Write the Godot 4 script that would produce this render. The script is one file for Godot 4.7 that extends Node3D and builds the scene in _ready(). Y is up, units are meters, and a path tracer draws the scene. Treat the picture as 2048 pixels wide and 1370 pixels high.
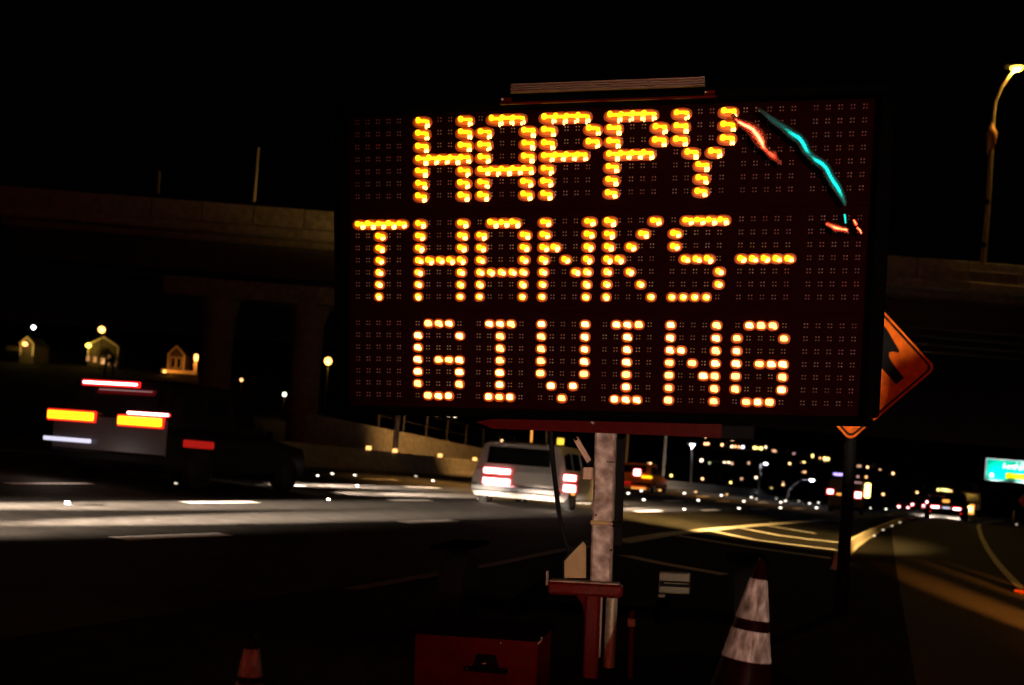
extends Node3D

# ---------------------------------------------------------------- the survey of the place
const F := 2000.0            # lens, in pixels of the full photograph
const CX := 1024.0
const CY := 946.0
const ROLL := 4.5
const EYE := 1.25            # height of the camera over the gore
const HEAD := 20.5           # the freeway runs this many degrees to the right of the camera
const BANK := 0.044

var used := {}
var rng := RandomNumberGenerator.new()
var M := {}
var hx := Vector3(sin(deg_to_rad(HEAD)), 0, -cos(deg_to_rad(HEAD)))   # along the freeway
var rx := Vector3(cos(deg_to_rad(HEAD)), 0, sin(deg_to_rad(HEAD)))    # across it, to the right

func ray(px: float, py: float) -> Vector3:
	var u := (px - CX) / F
	var v := -(py - CY) / F
	var a := deg_to_rad(ROLL)
	return Vector3(u * cos(a) - v * sin(a), u * sin(a) + v * cos(a), -1)

func at(px: float, py: float, depth: float) -> Vector3:
	return Vector3(0, EYE, 0) + ray(px, py) * depth

func on_plane(xf: Transform3D, px: float, py: float, w := 0.0) -> Vector3:
	var inv := xf.affine_inverse()
	var o := inv * Vector3(0, EYE, 0)
	var d := inv.basis * ray(px, py)
	return o + d * ((w - o.z) / d.z)

func ts(t: float, s: float, up := 0.0) -> Vector3:      # a point of the freeway: t across, s along
	var p := rx * t + hx * s
	p.y = land(p.x, p.z) + up
	return p

func land(x: float, z: float) -> float:
	var t := x * rx.x + z * rx.z
	var s := x * hx.x + z * hx.z
	var y := -BANK * clampf(t, -22.0, 0.0) + 0.65 * smoothstep(15.0, 55.0, s) * smoothstep(-2.0, 2.0, t)
	var d := -z
	var a := x / maxf(d, 1.0)
	var k := lerpf(0.14, 0.085, smoothstep(-0.12, 0.1, a))
	var z0 := lerpf(120.0, 250.0, smoothstep(-0.2, 0.1, a))
	if d > z0:
		y += minf(k * (d - z0), 70.0)
	return y

func on_land(px: float, py: float, lift := 0.0) -> Vector3:
	var d := ray(px, py)
	var lo := 4.0
	var hi := 900.0
	var k := 4.0
	while k < 900.0:
		var p := Vector3(0, EYE, 0) + d * k
		if p.y < land(p.x, p.z) + lift:
			hi = k
			break
		lo = k
		k *= 1.02
	for i in 30:
		var m := (lo + hi) / 2
		var p := Vector3(0, EYE, 0) + d * m
		if p.y < land(p.x, p.z) + lift:
			hi = m
		else:
			lo = m
	return Vector3(0, EYE, 0) + d * hi

# ---------------------------------------------------------------- naming
func numbered(called: String) -> String:
	if not used.has(called):
		used[called] = 0
		return called
	used[called] += 1
	return "%s_%03d" % [called, used[called]]

func tag(o: Node, label: String, category: String, group := "") -> Node:
	o.set_meta("label", label)
	o.set_meta("category", category)
	if group:
		o.set_meta("group", group)
	return o

func thing(called: String, label: String, category: String, xf := Transform3D(), group := "") -> Node3D:
	var o := Node3D.new()
	o.name = numbered(called)
	add_child(o)
	o.transform = xf
	tag(o, label, category, group)
	return o

func part(called: String, mesh: Mesh, mat: Material, parent: Node, xf := Transform3D()) -> MeshInstance3D:
	var o := MeshInstance3D.new()
	var n := called
	if parent == self:
		n = numbered(called)
	else:
		var k := 0
		while parent.has_node(n):
			k += 1
			n = "%s_%03d" % [called, k]
	o.name = n
	o.mesh = mesh
	if mat:
		o.material_override = mat
	parent.add_child(o, true)
	o.transform = xf
	return o

func struct(called: String, mesh: Mesh, mat: Material) -> MeshInstance3D:
	var o := part(called, mesh, mat, self)
	o.set_meta("kind", "structure")
	return o

func dup(src: Node3D, xf: Transform3D, label: String, group := "") -> Node3D:
	var o: Node3D = src.duplicate()
	o.name = numbered(str(src.name).rstrip("_0123456789"))
	add_child(o)
	o.transform = xf
	o.set_meta("label", label)
	if group:
		o.set_meta("group", group)
	return o

# ---------------------------------------------------------------- mesh helpers
func st0() -> SurfaceTool:
	var s := SurfaceTool.new()
	s.begin(Mesh.PRIMITIVE_TRIANGLES)
	return s

func done(s: SurfaceTool) -> ArrayMesh:
	s.generate_normals()
	return s.commit()

func tri(s: SurfaceTool, a: Vector3, b: Vector3, c: Vector3, g := -1) -> void:
	s.set_smooth_group(g)
	s.add_vertex(a)
	s.set_smooth_group(g)
	s.add_vertex(b)
	s.set_smooth_group(g)
	s.add_vertex(c)

func quad(s: SurfaceTool, a: Vector3, b: Vector3, c: Vector3, d: Vector3, g := -1) -> void:
	tri(s, a, b, c, g)
	tri(s, a, c, d, g)

# box with chamfered edges
func box(s: SurfaceTool, c: Vector3, size: Vector3, ch := 0.0, xf := Transform3D()) -> void:
	var h := size / 2
	ch = minf(ch, minf(h.x, minf(h.y, h.z)) * 0.9)
	var axes := [Vector3.RIGHT, Vector3.UP, Vector3.BACK]
	for i in 3:
		for sg in [-1.0, 1.0]:
			var n: Vector3 = axes[i] * sg
			var u: Vector3 = axes[(i + 1) % 3]
			var v: Vector3 = axes[(i + 2) % 3]
			var hu := h[(i + 1) % 3] - ch
			var hv := h[(i + 2) % 3] - ch
			var o := n * h[i]
			var p := [o - u * hu - v * hv, o + u * hu - v * hv, o + u * hu + v * hv, o - u * hu + v * hv]
			if sg > 0:
				p.reverse()
			quad(s, xf * (c + p[0]), xf * (c + p[1]), xf * (c + p[2]), xf * (c + p[3]))
	if ch <= 0:
		return
	for i in 3:
		var u: Vector3 = axes[i]
		var j := (i + 1) % 3
		var k := (i + 2) % 3
		for a in [-1.0, 1.0]:
			for b in [-1.0, 1.0]:
				var nj: Vector3 = axes[j] * a
				var nk: Vector3 = axes[k] * b
				var pj := nj * h[j] + nk * (h[k] - ch)
				var pk := nj * (h[j] - ch) + nk * h[k]
				var e := u * (h[i] - ch)
				var q := [pj - e, pj + e, pk + e, pk - e]
				if a * b > 0:
					q.reverse()
				quad(s, xf * (c + q[0]), xf * (c + q[1]), xf * (c + q[2]), xf * (c + q[3]))
	for a in [-1.0, 1.0]:
		for b in [-1.0, 1.0]:
			for d in [-1.0, 1.0]:
				var sgn := Vector3(a, b, d)
				var p1 := sgn * Vector3(h.x, h.y - ch, h.z - ch)
				var p2 := sgn * Vector3(h.x - ch, h.y, h.z - ch)
				var p3 := sgn * Vector3(h.x - ch, h.y - ch, h.z)
				if a * b * d > 0:
					tri(s, xf * (c + p1), xf * (c + p3), xf * (c + p2))
				else:
					tri(s, xf * (c + p1), xf * (c + p2), xf * (c + p3))

func bx(size: Vector3, ch := 0.0, c := Vector3.ZERO, xf := Transform3D()) -> ArrayMesh:
	var s := st0()
	box(s, c, size, ch, xf)
	return done(s)

func loft(s: SurfaceTool, rings: Array, caps := true, g := -1) -> void:
	for i in rings.size() - 1:
		var a: PackedVector3Array = rings[i]
		var b: PackedVector3Array = rings[i + 1]
		var n := a.size()
		for k in n:
			var l := (k + 1) % n
			quad(s, a[k], a[l], b[l], b[k], g)
	if caps:
		for e in 2:
			var r: PackedVector3Array = rings[0] if e == 0 else rings[rings.size() - 1]
			var c := Vector3.ZERO
			for p in r:
				c += p / r.size()
			for k in r.size():
				var l := (k + 1) % r.size()
				if e == 0:
					tri(s, c, r[l], r[k])
				else:
					tri(s, c, r[k], r[l])

func tube(s: SurfaceTool, pts: Array, rad: Array, n := 10) -> void:
	var rings := []
	for i in pts.size():
		var d: Vector3 = (pts[mini(i + 1, pts.size() - 1)] - pts[maxi(i - 1, 0)]).normalized()
		var u := d.cross(Vector3(0.13, 0.2, 0.97)).normalized()
		if absf(d.z) > 0.9:
			u = d.cross(Vector3.UP).normalized()
		var v := d.cross(u)
		var ring := PackedVector3Array()
		var r: float = rad[mini(i, rad.size() - 1)]
		for k in n:
			var a := TAU * k / n
			ring.append(pts[i] + (u * cos(a) + v * sin(a)) * r)
		rings.append(ring)
	loft(s, rings, true, 1)

func tb(pts: Array, rad: Array, n := 10) -> ArrayMesh:
	var s := st0()
	tube(s, pts, rad, n)
	return done(s)

# profile of (radius, height) turned round the y axis
func lathe(prof: Array, n := 24, g := 0) -> ArrayMesh:
	var s := st0()
	for i in prof.size() - 1:
		for k in n:
			var a := TAU * k / n
			var b := TAU * (k + 1) / n
			var p: Vector2 = prof[i]
			var q: Vector2 = prof[i + 1]
			quad(s, Vector3(p.x * cos(a), p.y, p.x * sin(a)), Vector3(p.x * cos(b), p.y, p.x * sin(b)), Vector3(q.x * cos(b), q.y, q.x * sin(b)), Vector3(q.x * cos(a), q.y, q.x * sin(a)), (i if g < 0 else 1))
	return done(s)

# flat outline in xy, extruded from z0 to z1
func prism(s: SurfaceTool, poly: PackedVector2Array, z0: float, z1: float, xf := Transform3D()) -> void:
	var p := poly
	if Geometry2D.is_polygon_clockwise(p):
		p = poly.duplicate()
		p.reverse()
	var idx := Geometry2D.triangulate_polygon(p)
	for i in range(0, idx.size(), 3):
		var a := p[idx[i]]
		var b := p[idx[i + 1]]
		var c := p[idx[i + 2]]
		if (b - a).cross(c - a) > 0:
			var m := b
			b = c
			c = m
		tri(s, xf * Vector3(a.x, a.y, z1), xf * Vector3(b.x, b.y, z1), xf * Vector3(c.x, c.y, z1))
		tri(s, xf * Vector3(a.x, a.y, z0), xf * Vector3(c.x, c.y, z0), xf * Vector3(b.x, b.y, z0))
	for i in p.size():
		var a := p[i]
		var b := p[(i + 1) % p.size()]
		quad(s, xf * Vector3(a.x, a.y, z0), xf * Vector3(a.x, a.y, z1), xf * Vector3(b.x, b.y, z1), xf * Vector3(b.x, b.y, z0))

func pr(poly: Array, z0: float, z1: float, xf := Transform3D()) -> ArrayMesh:
	var s := st0()
	prism(s, PackedVector2Array(poly), z0, z1, xf)
	return done(s)

# a bead: flattened dome of half widths a, b and height h, facing +z
func bead(s: SurfaceTool, c: Vector3, a: float, b: float, h: float, n := 12, sq := 0.75) -> void:
	var rings := []
	for j in 4:
		var f: float = [1.0, 0.96, 0.75, 0.4][j]
		var z: float = [0.0, 0.55, 0.88, 0.99][j]
		var ring := PackedVector3Array()
		for k in n:
			var t := -TAU * k / n
			var cx := cos(t)
			var sy := sin(t)
			ring.append(c + Vector3(signf(cx) * pow(absf(cx), sq) * a * f, signf(sy) * pow(absf(sy), sq) * b * f, z * h))
		rings.append(ring)
	loft(s, rings, false, 1)
	var top: PackedVector3Array = rings[3]
	for k in n:
		tri(s, c + Vector3(0, 0, h), top[k], top[(k + 1) % n], 1)

# strip of paint along points on the land
func paint(s: SurfaceTool, pts: Array, w: float, lift: float, step := 3.0) -> void:
	var fine := []
	for i in pts.size() - 1:
		var a: Vector3 = pts[i]
		var b: Vector3 = pts[i + 1]
		var n := maxi(1, int(ceil(a.distance_to(b) / step)))
		for k in n:
			fine.append(a.lerp(b, float(k) / n))
	fine.append(pts[pts.size() - 1])
	var prev := []
	for i in fine.size():
		var d: Vector3 = fine[mini(i + 1, fine.size() - 1)] - fine[maxi(i - 1, 0)]
		d.y = 0
		var side := d.normalized().cross(Vector3.UP) * w / 2
		var l: Vector3 = fine[i] - side
		var r: Vector3 = fine[i] + side
		l.y = land(l.x, l.z) + lift
		r.y = land(r.x, r.z) + lift
		if prev:
			quad(s, prev[0], l, r, prev[1])
		prev = [l, r]

# ---------------------------------------------------------------- materials
func lin(r: float, g: float, b: float) -> Color:
	return Color(r, g, b).linear_to_srgb()

func mat(c: Color, rough := 0.7, metal := 0.0) -> StandardMaterial3D:
	var m := StandardMaterial3D.new()
	m.albedo_color = c
	m.roughness = rough
	m.metallic = metal
	return m

func glow(r: float, g: float, b: float) -> StandardMaterial3D:
	var top := maxf(r, maxf(g, b))
	var m := mat(lin(r / top * 0.5, g / top * 0.5, b / top * 0.5), 0.5)
	m.emission_enabled = true
	m.emission = lin(r / top, g / top, b / top)
	m.emission_energy_multiplier = top
	return m

func noise_tex(freq: float, lo: Color, hi: Color, sd: int, size := 512, oct := 5, type := FastNoiseLite.TYPE_SIMPLEX_SMOOTH) -> NoiseTexture2D:
	var n := FastNoiseLite.new()
	n.seed = sd
	n.frequency = freq
	n.fractal_octaves = oct
	n.noise_type = type
	var g := Gradient.new()
	g.set_color(0, lo)
	g.set_color(1, hi)
	var t := NoiseTexture2D.new()
	t.width = size
	t.height = size
	t.seamless = true
	t.noise = n
	t.color_ramp = g
	return t

func worn(lo: Color, hi: Color, freq: float, scale: float, rough: float, sd: int, relief := 0.0, metal := 0.0, world := false) -> StandardMaterial3D:
	var m := mat(Color.WHITE, rough, metal)
	m.albedo_texture = noise_tex(freq, lo, hi, sd)
	m.uv1_triplanar = true
	m.uv1_world_triplanar = world
	m.uv1_scale = Vector3.ONE * scale
	if relief > 0:
		m.heightmap_enabled = true
		m.heightmap_texture = noise_tex(freq * 3, Color.BLACK, Color.WHITE, sd + 7)
		m.heightmap_scale = relief
	return m

func make_materials() -> void:
	M.asphalt = worn(lin(0.007, 0.006, 0.0055), lin(0.019, 0.017, 0.016), 0.02, 0.4, 0.9, 3, 0.3, 0, true)
	M.concrete_road = worn(lin(0.020, 0.018, 0.016), lin(0.042, 0.039, 0.035), 0.015, 0.25, 0.85, 5, 0.2, 0, true)
	M.soil = worn(lin(0.008, 0.008, 0.006), lin(0.03, 0.028, 0.02), 0.02, 0.2, 0.95, 8, 0, 0, true)
	M.paint = worn(lin(0.55, 0.52, 0.47), lin(0.85, 0.82, 0.76), 0.03, 0.6, 0.6, 11, 0, 0, true)
	M.paint_dim_red = worn(lin(0.07, 0.04, 0.035), lin(0.16, 0.10, 0.09), 0.05, 0.8, 0.7, 13, 0, 0, true)  # darkened and reddened to paint the weak tail light on the line
	M.ramp = worn(lin(0.010, 0.009, 0.008), lin(0.024, 0.022, 0.019), 0.02, 0.3, 0.9, 17, 0.2, 0, true)
	M.paint_yellow = worn(lin(0.55, 0.34, 0.05), lin(0.75, 0.48, 0.08), 0.03, 0.6, 0.6, 12, 0, 0, true)
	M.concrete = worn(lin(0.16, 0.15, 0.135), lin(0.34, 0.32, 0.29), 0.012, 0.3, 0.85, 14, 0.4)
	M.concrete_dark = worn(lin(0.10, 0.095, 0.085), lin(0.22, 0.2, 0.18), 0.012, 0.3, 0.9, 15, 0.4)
	M.concrete_shaded = worn(lin(0.022, 0.016, 0.013), lin(0.055, 0.042, 0.035), 0.012, 0.3, 0.9, 16, 0.3)  # concrete darkened to paint the shade on the girders
	M.fence = mat(lin(0.035, 0.03, 0.028), 0.8)
	M.black = mat(lin(0.006, 0.006, 0.006), 0.55)
	M.board = mat(lin(0.013, 0.0016, 0.001), 0.55)
	M.void_black = mat(lin(0.002, 0.002, 0.002), 0.7)
	M.void_black.specular_mode = BaseMaterial3D.SPECULAR_DISABLED
	M.board.specular_mode = BaseMaterial3D.SPECULAR_DISABLED
	M.rubber = mat(lin(0.012, 0.012, 0.012), 0.8)
	M.red = worn(lin(0.05, 0.002, 0.002), lin(0.085, 0.004, 0.003), 0.02, 1.5, 0.38, 21, 0.05)
	M.steel = worn(lin(0.13, 0.085, 0.065), lin(0.68, 0.56, 0.49), 0.009, 1.9, 0.55, 23, 0.03, 0.15)
	M.galv = worn(lin(0.22, 0.2, 0.14), lin(0.42, 0.38, 0.27), 0.03, 2.0, 0.5, 24, 0, 0.4)
	M.brass = worn(lin(0.30, 0.20, 0.07), lin(0.46, 0.31, 0.12), 0.006, 1.2, 0.5, 25)
	M.bolt = mat(lin(0.75, 0.7, 0.68), 0.25, 0.8)
	M.alu = worn(lin(0.13, 0.08, 0.05), lin(0.19, 0.12, 0.075), 0.02, 2.0, 0.5, 26, 0, 0.2)
	M.dim_led = mat(lin(0.42, 0.31, 0.30), 0.35)
	M.orange_sheet = worn(lin(0.58, 0.095, 0.005), lin(0.86, 0.17, 0.008), 0.012, 1.4, 0.45, 31)
	M.sign_black = mat(lin(0.006, 0.006, 0.006), 0.6)
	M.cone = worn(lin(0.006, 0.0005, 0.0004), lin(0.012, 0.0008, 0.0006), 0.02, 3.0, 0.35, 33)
	M.collar = worn(lin(0.02, 0.01, 0.006), lin(0.86, 0.72, 0.68), 0.012, 3.0, 0.35, 36, 0.25)
	M.collar.uv1_scale = Vector3(5.0, 1.6, 5.0)
	M.collar.rim_enabled = true
	M.collar.rim = 0.4
	M.glass = mat(lin(0.008, 0.008, 0.009), 0.08)
	M.silver = mat(lin(0.66, 0.61, 0.58), 0.35, 0.3)
	M.silver.clearcoat_enabled = true
	M.dark_paint = mat(lin(0.020, 0.014, 0.014), 0.4, 0.1)
	M.dark_paint.clearcoat_enabled = true
	M.black_paint = mat(lin(0.007, 0.005, 0.005), 0.5)
	M.black_paint.metallic_specular = 0.1
	M.shine_white = mat(lin(0.5, 0.5, 0.52), 0.35)
	M.orange_paint = mat(lin(0.75, 0.2, 0.03), 0.4)
	M.tailgate = mat(lin(0.06, 0.045, 0.045), 0.45)
	M.chrome = mat(lin(0.7, 0.7, 0.72), 0.18, 0.9)
	M.plate = mat(lin(0.75, 0.75, 0.8), 0.5)
	M.lens_red = glow(1.2, 0.02, 0.015)
	M.lens_dim_red = glow(0.30, 0.006, 0.004)
	M.core_yellow = glow(2.6, 1.35, 0.02)
	M.core_white = glow(7.0, 4.5, 4.5)
	M.head = glow(12.0, 10.5, 8.5)
	M.bulb_na = glow(5.5, 2.5, 0.55)
	M.bulb_gold = glow(7.0, 4.4, 0.5)
	M.bulb_white = glow(9.0, 9.0, 9.6)
	M.amber = glow(1.6, 0.62, 0.10)
	M.wall_house = worn(lin(0.07, 0.055, 0.04), lin(0.12, 0.09, 0.065), 0.02, 0.3, 0.8, 41)
	M.trim = mat(lin(0.75, 0.68, 0.55), 0.7)
	M.roof = worn(lin(0.02, 0.018, 0.015), lin(0.05, 0.045, 0.04), 0.03, 0.5, 0.9, 43)
	M.dark_wall = mat(lin(0.03, 0.027, 0.025), 0.9)
	M.pole = worn(lin(0.3, 0.28, 0.25), lin(0.45, 0.42, 0.38), 0.02, 0.5, 0.6, 45)
	M.pole_gold = worn(lin(0.35, 0.27, 0.14), lin(0.5, 0.4, 0.22), 0.02, 0.5, 0.6, 46)
	M.green_sheet = mat(lin(0.0, 0.42, 0.30), 0.5)
	M.yellow_sheet = mat(lin(0.85, 0.62, 0.0), 0.5)
	M.white_sheet = mat(lin(0.85, 0.85, 0.85), 0.5)
	M.bark = worn(lin(0.05, 0.035, 0.02), lin(0.12, 0.09, 0.05), 0.05, 1.0, 0.9, 48)
	M.leaf = mat(lin(0.04, 0.06, 0.02), 0.7)
	var pane := mat(Color(0.02, 0.02, 0.02, 0.02), 0.05)
	pane.transparency = BaseMaterial3D.TRANSPARENCY_ALPHA
	M.crease = mat(lin(0.013, 0.0016, 0.001), 0.06)
	M.crease_soft = mat(lin(0.013, 0.0016, 0.001), 0.13)
	M.crease_soft.metallic_specular = 0.35
	M.pane = pane
	var cover := pane.duplicate()
	cover.specular_mode = BaseMaterial3D.SPECULAR_DISABLED
	M.cover = cover
	var haze := mat(Color(0.02, 0.02, 0.02, 0.02), 0.1)
	haze.transparency = BaseMaterial3D.TRANSPARENCY_ALPHA
	M.pane_hazy = haze
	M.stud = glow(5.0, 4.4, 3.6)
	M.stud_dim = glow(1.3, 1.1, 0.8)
	M.concrete_light = worn(lin(0.42, 0.36, 0.28), lin(0.62, 0.54, 0.42), 0.02, 0.5, 0.8, 51)
	M.orange_cloth = worn(lin(0.45, 0.2, 0.05), lin(0.6, 0.3, 0.08), 0.05, 1.0, 0.9, 52)
	M.w_house_lit = glow(1.1, 0.55, 0.2)
	M.w_house_dim = glow(0.45, 0.22, 0.08)
	M.plate_lit = glow(0.75, 0.75, 0.95)
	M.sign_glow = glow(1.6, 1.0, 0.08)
	M.bulb_pale = glow(4.0, 4.2, 3.0)
	M.lever = worn(lin(0.45, 0.30, 0.2), lin(0.65, 0.46, 0.33), 0.03, 4.0, 0.5, 53)
	M.red_gloss = worn(lin(0.07, 0.003, 0.002), lin(0.13, 0.007, 0.004), 0.02, 3.0, 0.25, 54, 0.12)
	M.red_box = worn(lin(0.075, 0.003, 0.003), lin(0.12, 0.006, 0.005), 0.01, 1.5, 0.45, 55)
	M.lid = mat(lin(0.006, 0.0003, 0.0003), 0.8)
	M.lid.specular_mode = BaseMaterial3D.SPECULAR_DISABLED
	M.red_gloss.metallic_specular = 0.2
	M.khaki = worn(lin(0.07, 0.06, 0.026), lin(0.12, 0.10, 0.045), 0.03, 4.0, 0.5, 56)
	M.w_orange = glow(3.4, 1.6, 0.6)
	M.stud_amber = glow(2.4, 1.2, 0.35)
	for k in ["asphalt", "soil", "concrete_road", "board", "black", "rubber", "red", "red_box", "orange_sheet", "sign_black", "cone", "collar", "concrete", "concrete_dark", "green_sheet", "yellow_sheet"]:
		M[k].metallic_specular = 0.12

func spot(parent: Node, pos: Vector3, to: Vector3, energy: float, angle: float, col: Color, size := 0.05, soft := 1.0) -> SpotLight3D:
	var l := SpotLight3D.new()
	l.name = "lamp_light"
	parent.add_child(l, true)
	l.light_color = col
	l.light_energy = energy
	l.spot_angle = angle
	l.spot_angle_attenuation = soft
	l.spot_range = 300
	l.spot_attenuation = 2
	l.light_size = size
	l.shadow_enabled = true
	l.look_at_from_position(pos, to, Vector3.UP if absf((to - pos).normalized().y) < 0.98 else Vector3.RIGHT)
	return l

func omni(parent: Node, pos: Vector3, energy: float, col: Color, size := 0.1) -> OmniLight3D:
	var l := OmniLight3D.new()
	l.name = "lamp_light"
	parent.add_child(l, true)
	l.light_color = col
	l.light_energy = energy
	l.omni_range = 200
	l.omni_attenuation = 2
	l.light_size = size
	l.shadow_enabled = true
	l.global_position = pos
	return l

const SODIUM := Color(1.0, 0.72, 0.38)
const HPS := Color(1.0, 0.58, 0.2)
const HPS2 := Color(1.0, 0.78, 0.36)
const GOLD := Color(1.0, 0.80, 0.45)
const WARM := Color(1.0, 0.90, 0.80)

# ================================================================ the scene
func _ready() -> void:
	rng.seed = 20
	var cam := Camera3D.new()
	cam.name = "camera"
	add_child(cam)
	cam.position = Vector3(0, EYE, 0)
	cam.rotation_degrees = Vector3(0, 0, ROLL)
	cam.near = 0.1
	cam.far = 2500
	cam.projection = Camera3D.PROJECTION_FRUSTUM
	cam.size = 0.1 * 2 * 685.0 / F
	cam.frustum_offset = Vector2(0, 0.1 * (CY - 685.0) / F)
	cam.current = true
	var we := WorldEnvironment.new()
	we.name = "environment"
	add_child(we)
	var e := Environment.new()
	we.environment = e
	e.background_mode = Environment.BG_SKY
	e.sky = Sky.new()
	var sky := ProceduralSkyMaterial.new()
	sky.sky_top_color = Color(0.002, 0.002, 0.002)
	sky.sky_horizon_color = Color(0.055, 0.016, 0.016)
	sky.sky_curve = 0.035
	sky.ground_bottom_color = Color(0.002, 0.002, 0.002)
	sky.ground_horizon_color = Color(0.01, 0.004, 0.004)
	e.sky.sky_material = sky
	e.tonemap_mode = Environment.TONE_MAPPER_LINEAR
	e.tonemap_exposure = 1.0
	e.sdfgi_enabled = true
	e.ssao_enabled = true
	e.ssil_enabled = true
	var lens := CameraAttributesPhysical.new()
	lens.frustum_focal_length = 35
	lens.frustum_focus_distance = 5.75
	lens.exposure_aperture = 1.9
	we.camera_attributes = lens
	make_materials()
	make_land()
	make_barriers()
	make_overpass()
	make_highway_lamps()
	make_hill_houses()
	make_left_houses()
	make_message_sign()
	make_gore_sign()
	make_guide_sign()
	make_cones()
	make_vehicles()
	make_signals()

# ---------------------------------------------------------------- ground and road
func sheet(xs: Array, zs: Array, f: Callable) -> ArrayMesh:
	var s := st0()
	for i in xs.size() - 1:
		for k in zs.size() - 1:
			quad(s, f.call(xs[i], zs[k]), f.call(xs[i], zs[k + 1]), f.call(xs[i + 1], zs[k + 1]), f.call(xs[i + 1], zs[k]), 1)
	s.generate_normals()
	return s.commit()

func span(a: float, b: float, n: int, p := 1.0) -> Array:
	var o := []
	for i in n + 1:
		o.append(a + (b - a) * pow(float(i) / n, p))
	return o

func make_land() -> void:
	var zs := span(40, -60, 50) + span(-62, -260, 50) + span(-268, -1500, 60, 1.3)
	var xs := span(-900, -80, 24) + span(-78, 120, 66) + span(130, 1200, 30)
	xs.sort()
	zs.sort()
	zs.reverse()
	struct("ground", sheet(xs, zs, func(x, z): return Vector3(x, land(x, z) - 0.03, z)), M.soil)
	# the freeway: concrete lanes and an asphalt gore and ramp
	var road := struct("road", sheet(span(-20.2, -4.2, 14), span(-40, 380, 150), func(t, s): return ts(t, s, 0.004)), M.concrete_road)
	struct("gore_pavement", sheet(span(-4.2, 0.3, 6), span(-40, 380, 200), func(t, s): return ts(t, s, 0.0)), M.asphalt)
	struct("ramp_pavement", sheet(span(0.3, 9.0, 14), span(-40, 380, 200), func(t, s): return ts(t, s, 0.0)), M.ramp)
	# lane dashes, read off the ground where they lie
	var dash := [
		[235, 1079, 452, 1070, 0.26], [805, 1046, 908, 1042, 0.25], [1273, 1024, 1320, 1022, 0.3], [1404, 1021, 1438, 1020, 0.3], [1505, 1018, 1533, 1018, 0.3], [1587, 1017, 1606, 1017, 0.3],
		[370, 1006, 510, 1005, 0.25], [780, 1001, 860, 1001, 0.25], [1329, 1002, 1362, 1002, 0.3], [1434, 1003, 1458, 1003, 0.3], [1517, 1005, 1535, 1005, 0.3], [1580, 1007, 1596, 1007, 0.3],
		[15, 968, 180, 968, 0.2], [513, 971, 606, 972, 0.18], [812, 974, 880, 977, 0.25], [1298, 990, 1326, 991, 0.3], [1393, 993, 1418, 993, 0.3], [1040, 978, 1085, 980, 0.25],
		[440, 947, 537, 950, 0.22], [728, 958, 797, 961, 0.25], [940, 967, 966, 968, 0.25], [1237, 976, 1250, 977, 0.3],
	]
	for d in dash:
		var s := st0()
		paint(s, [on_land(d[0], d[1]), on_land(d[2], d[3])], d[4], 0.010)
		part("lane_dash", done(s), M.paint, road)
	# yellow line by the median barrier
	var s := st0()
	paint(s, [ts(-19.2, 6), ts(-19.2, 220)], 0.15, 0.010)
	part("edge_line", done(s), M.paint_yellow, road)
	# raised studs between the dashes, their reflected headlight painted as glow
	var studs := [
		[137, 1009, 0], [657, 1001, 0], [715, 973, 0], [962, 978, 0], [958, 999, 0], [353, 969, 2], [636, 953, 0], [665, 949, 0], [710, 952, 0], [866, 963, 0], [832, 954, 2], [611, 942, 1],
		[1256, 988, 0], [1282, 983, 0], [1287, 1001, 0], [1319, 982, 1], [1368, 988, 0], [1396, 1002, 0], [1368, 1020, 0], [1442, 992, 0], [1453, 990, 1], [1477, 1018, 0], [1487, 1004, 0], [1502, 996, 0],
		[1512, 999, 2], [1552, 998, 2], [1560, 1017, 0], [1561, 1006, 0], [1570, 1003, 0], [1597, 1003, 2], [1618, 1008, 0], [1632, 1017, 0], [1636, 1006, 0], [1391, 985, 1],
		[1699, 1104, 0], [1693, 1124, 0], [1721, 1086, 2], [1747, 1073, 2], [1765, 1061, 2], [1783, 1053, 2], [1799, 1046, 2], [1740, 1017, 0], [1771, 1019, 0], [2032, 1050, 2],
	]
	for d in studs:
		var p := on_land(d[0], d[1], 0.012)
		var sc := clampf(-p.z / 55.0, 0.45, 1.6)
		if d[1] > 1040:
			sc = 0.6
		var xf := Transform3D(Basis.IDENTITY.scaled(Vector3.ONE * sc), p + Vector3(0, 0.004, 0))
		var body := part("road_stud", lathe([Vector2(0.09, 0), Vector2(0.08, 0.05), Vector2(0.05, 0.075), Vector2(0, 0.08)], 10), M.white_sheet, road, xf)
		part("reflector_glow", bx(Vector3(0.13, 0.06, 0.02), 0.008, Vector3(0, 0.045, 0.095)), M.stud_amber if d[2] == 1 else (M.stud if d[2] == 0 else M.stud_dim), body)
	# gore line, hatching and the edge line of the ramp
	var gm := []
	for q in [[1242, 1085], [1252, 1083], [1340, 1068], [1500, 1052], [1640, 1041], [1760, 1034], [1842, 1030]]:
		gm.append(on_land(q[0], q[1]))
	var g := st0()
	paint(g, gm, 0.34, 0.012, 1.0)
	struct("gore_line", done(g), M.paint)
	var wl := []
	for q in [[700, 1181], [1000, 1128], [1120, 1102], [1242, 1086]]:
		wl.append(on_land(q[0], q[1]))
	var wg := st0()
	paint(wg, wl, 0.13, 0.012, 1.0)
	struct("dim_gore_line", done(wg), M.paint_dim_red)  # left end of the line, its dim red light put into the colour
	for h in [[[1250, 1112], [1325, 1128], [1450, 1150]], [[1352, 1071], [1494, 1094], [1662, 1117]], [[1426, 1063], [1509, 1080], [1672, 1100]], [[1479, 1056], [1557, 1071], [1676, 1085]], [[1526, 1050], [1604, 1063], [1676, 1073]], [[1697, 1039], [1745, 1046]]]:
		var pts := []
		for q in h:
			pts.append(on_land(q[0], q[1]))
		var k := st0()
		paint(k, pts, 0.34, 0.008, 0.8)
		struct("hatch_line", done(k), M.paint)
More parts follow.
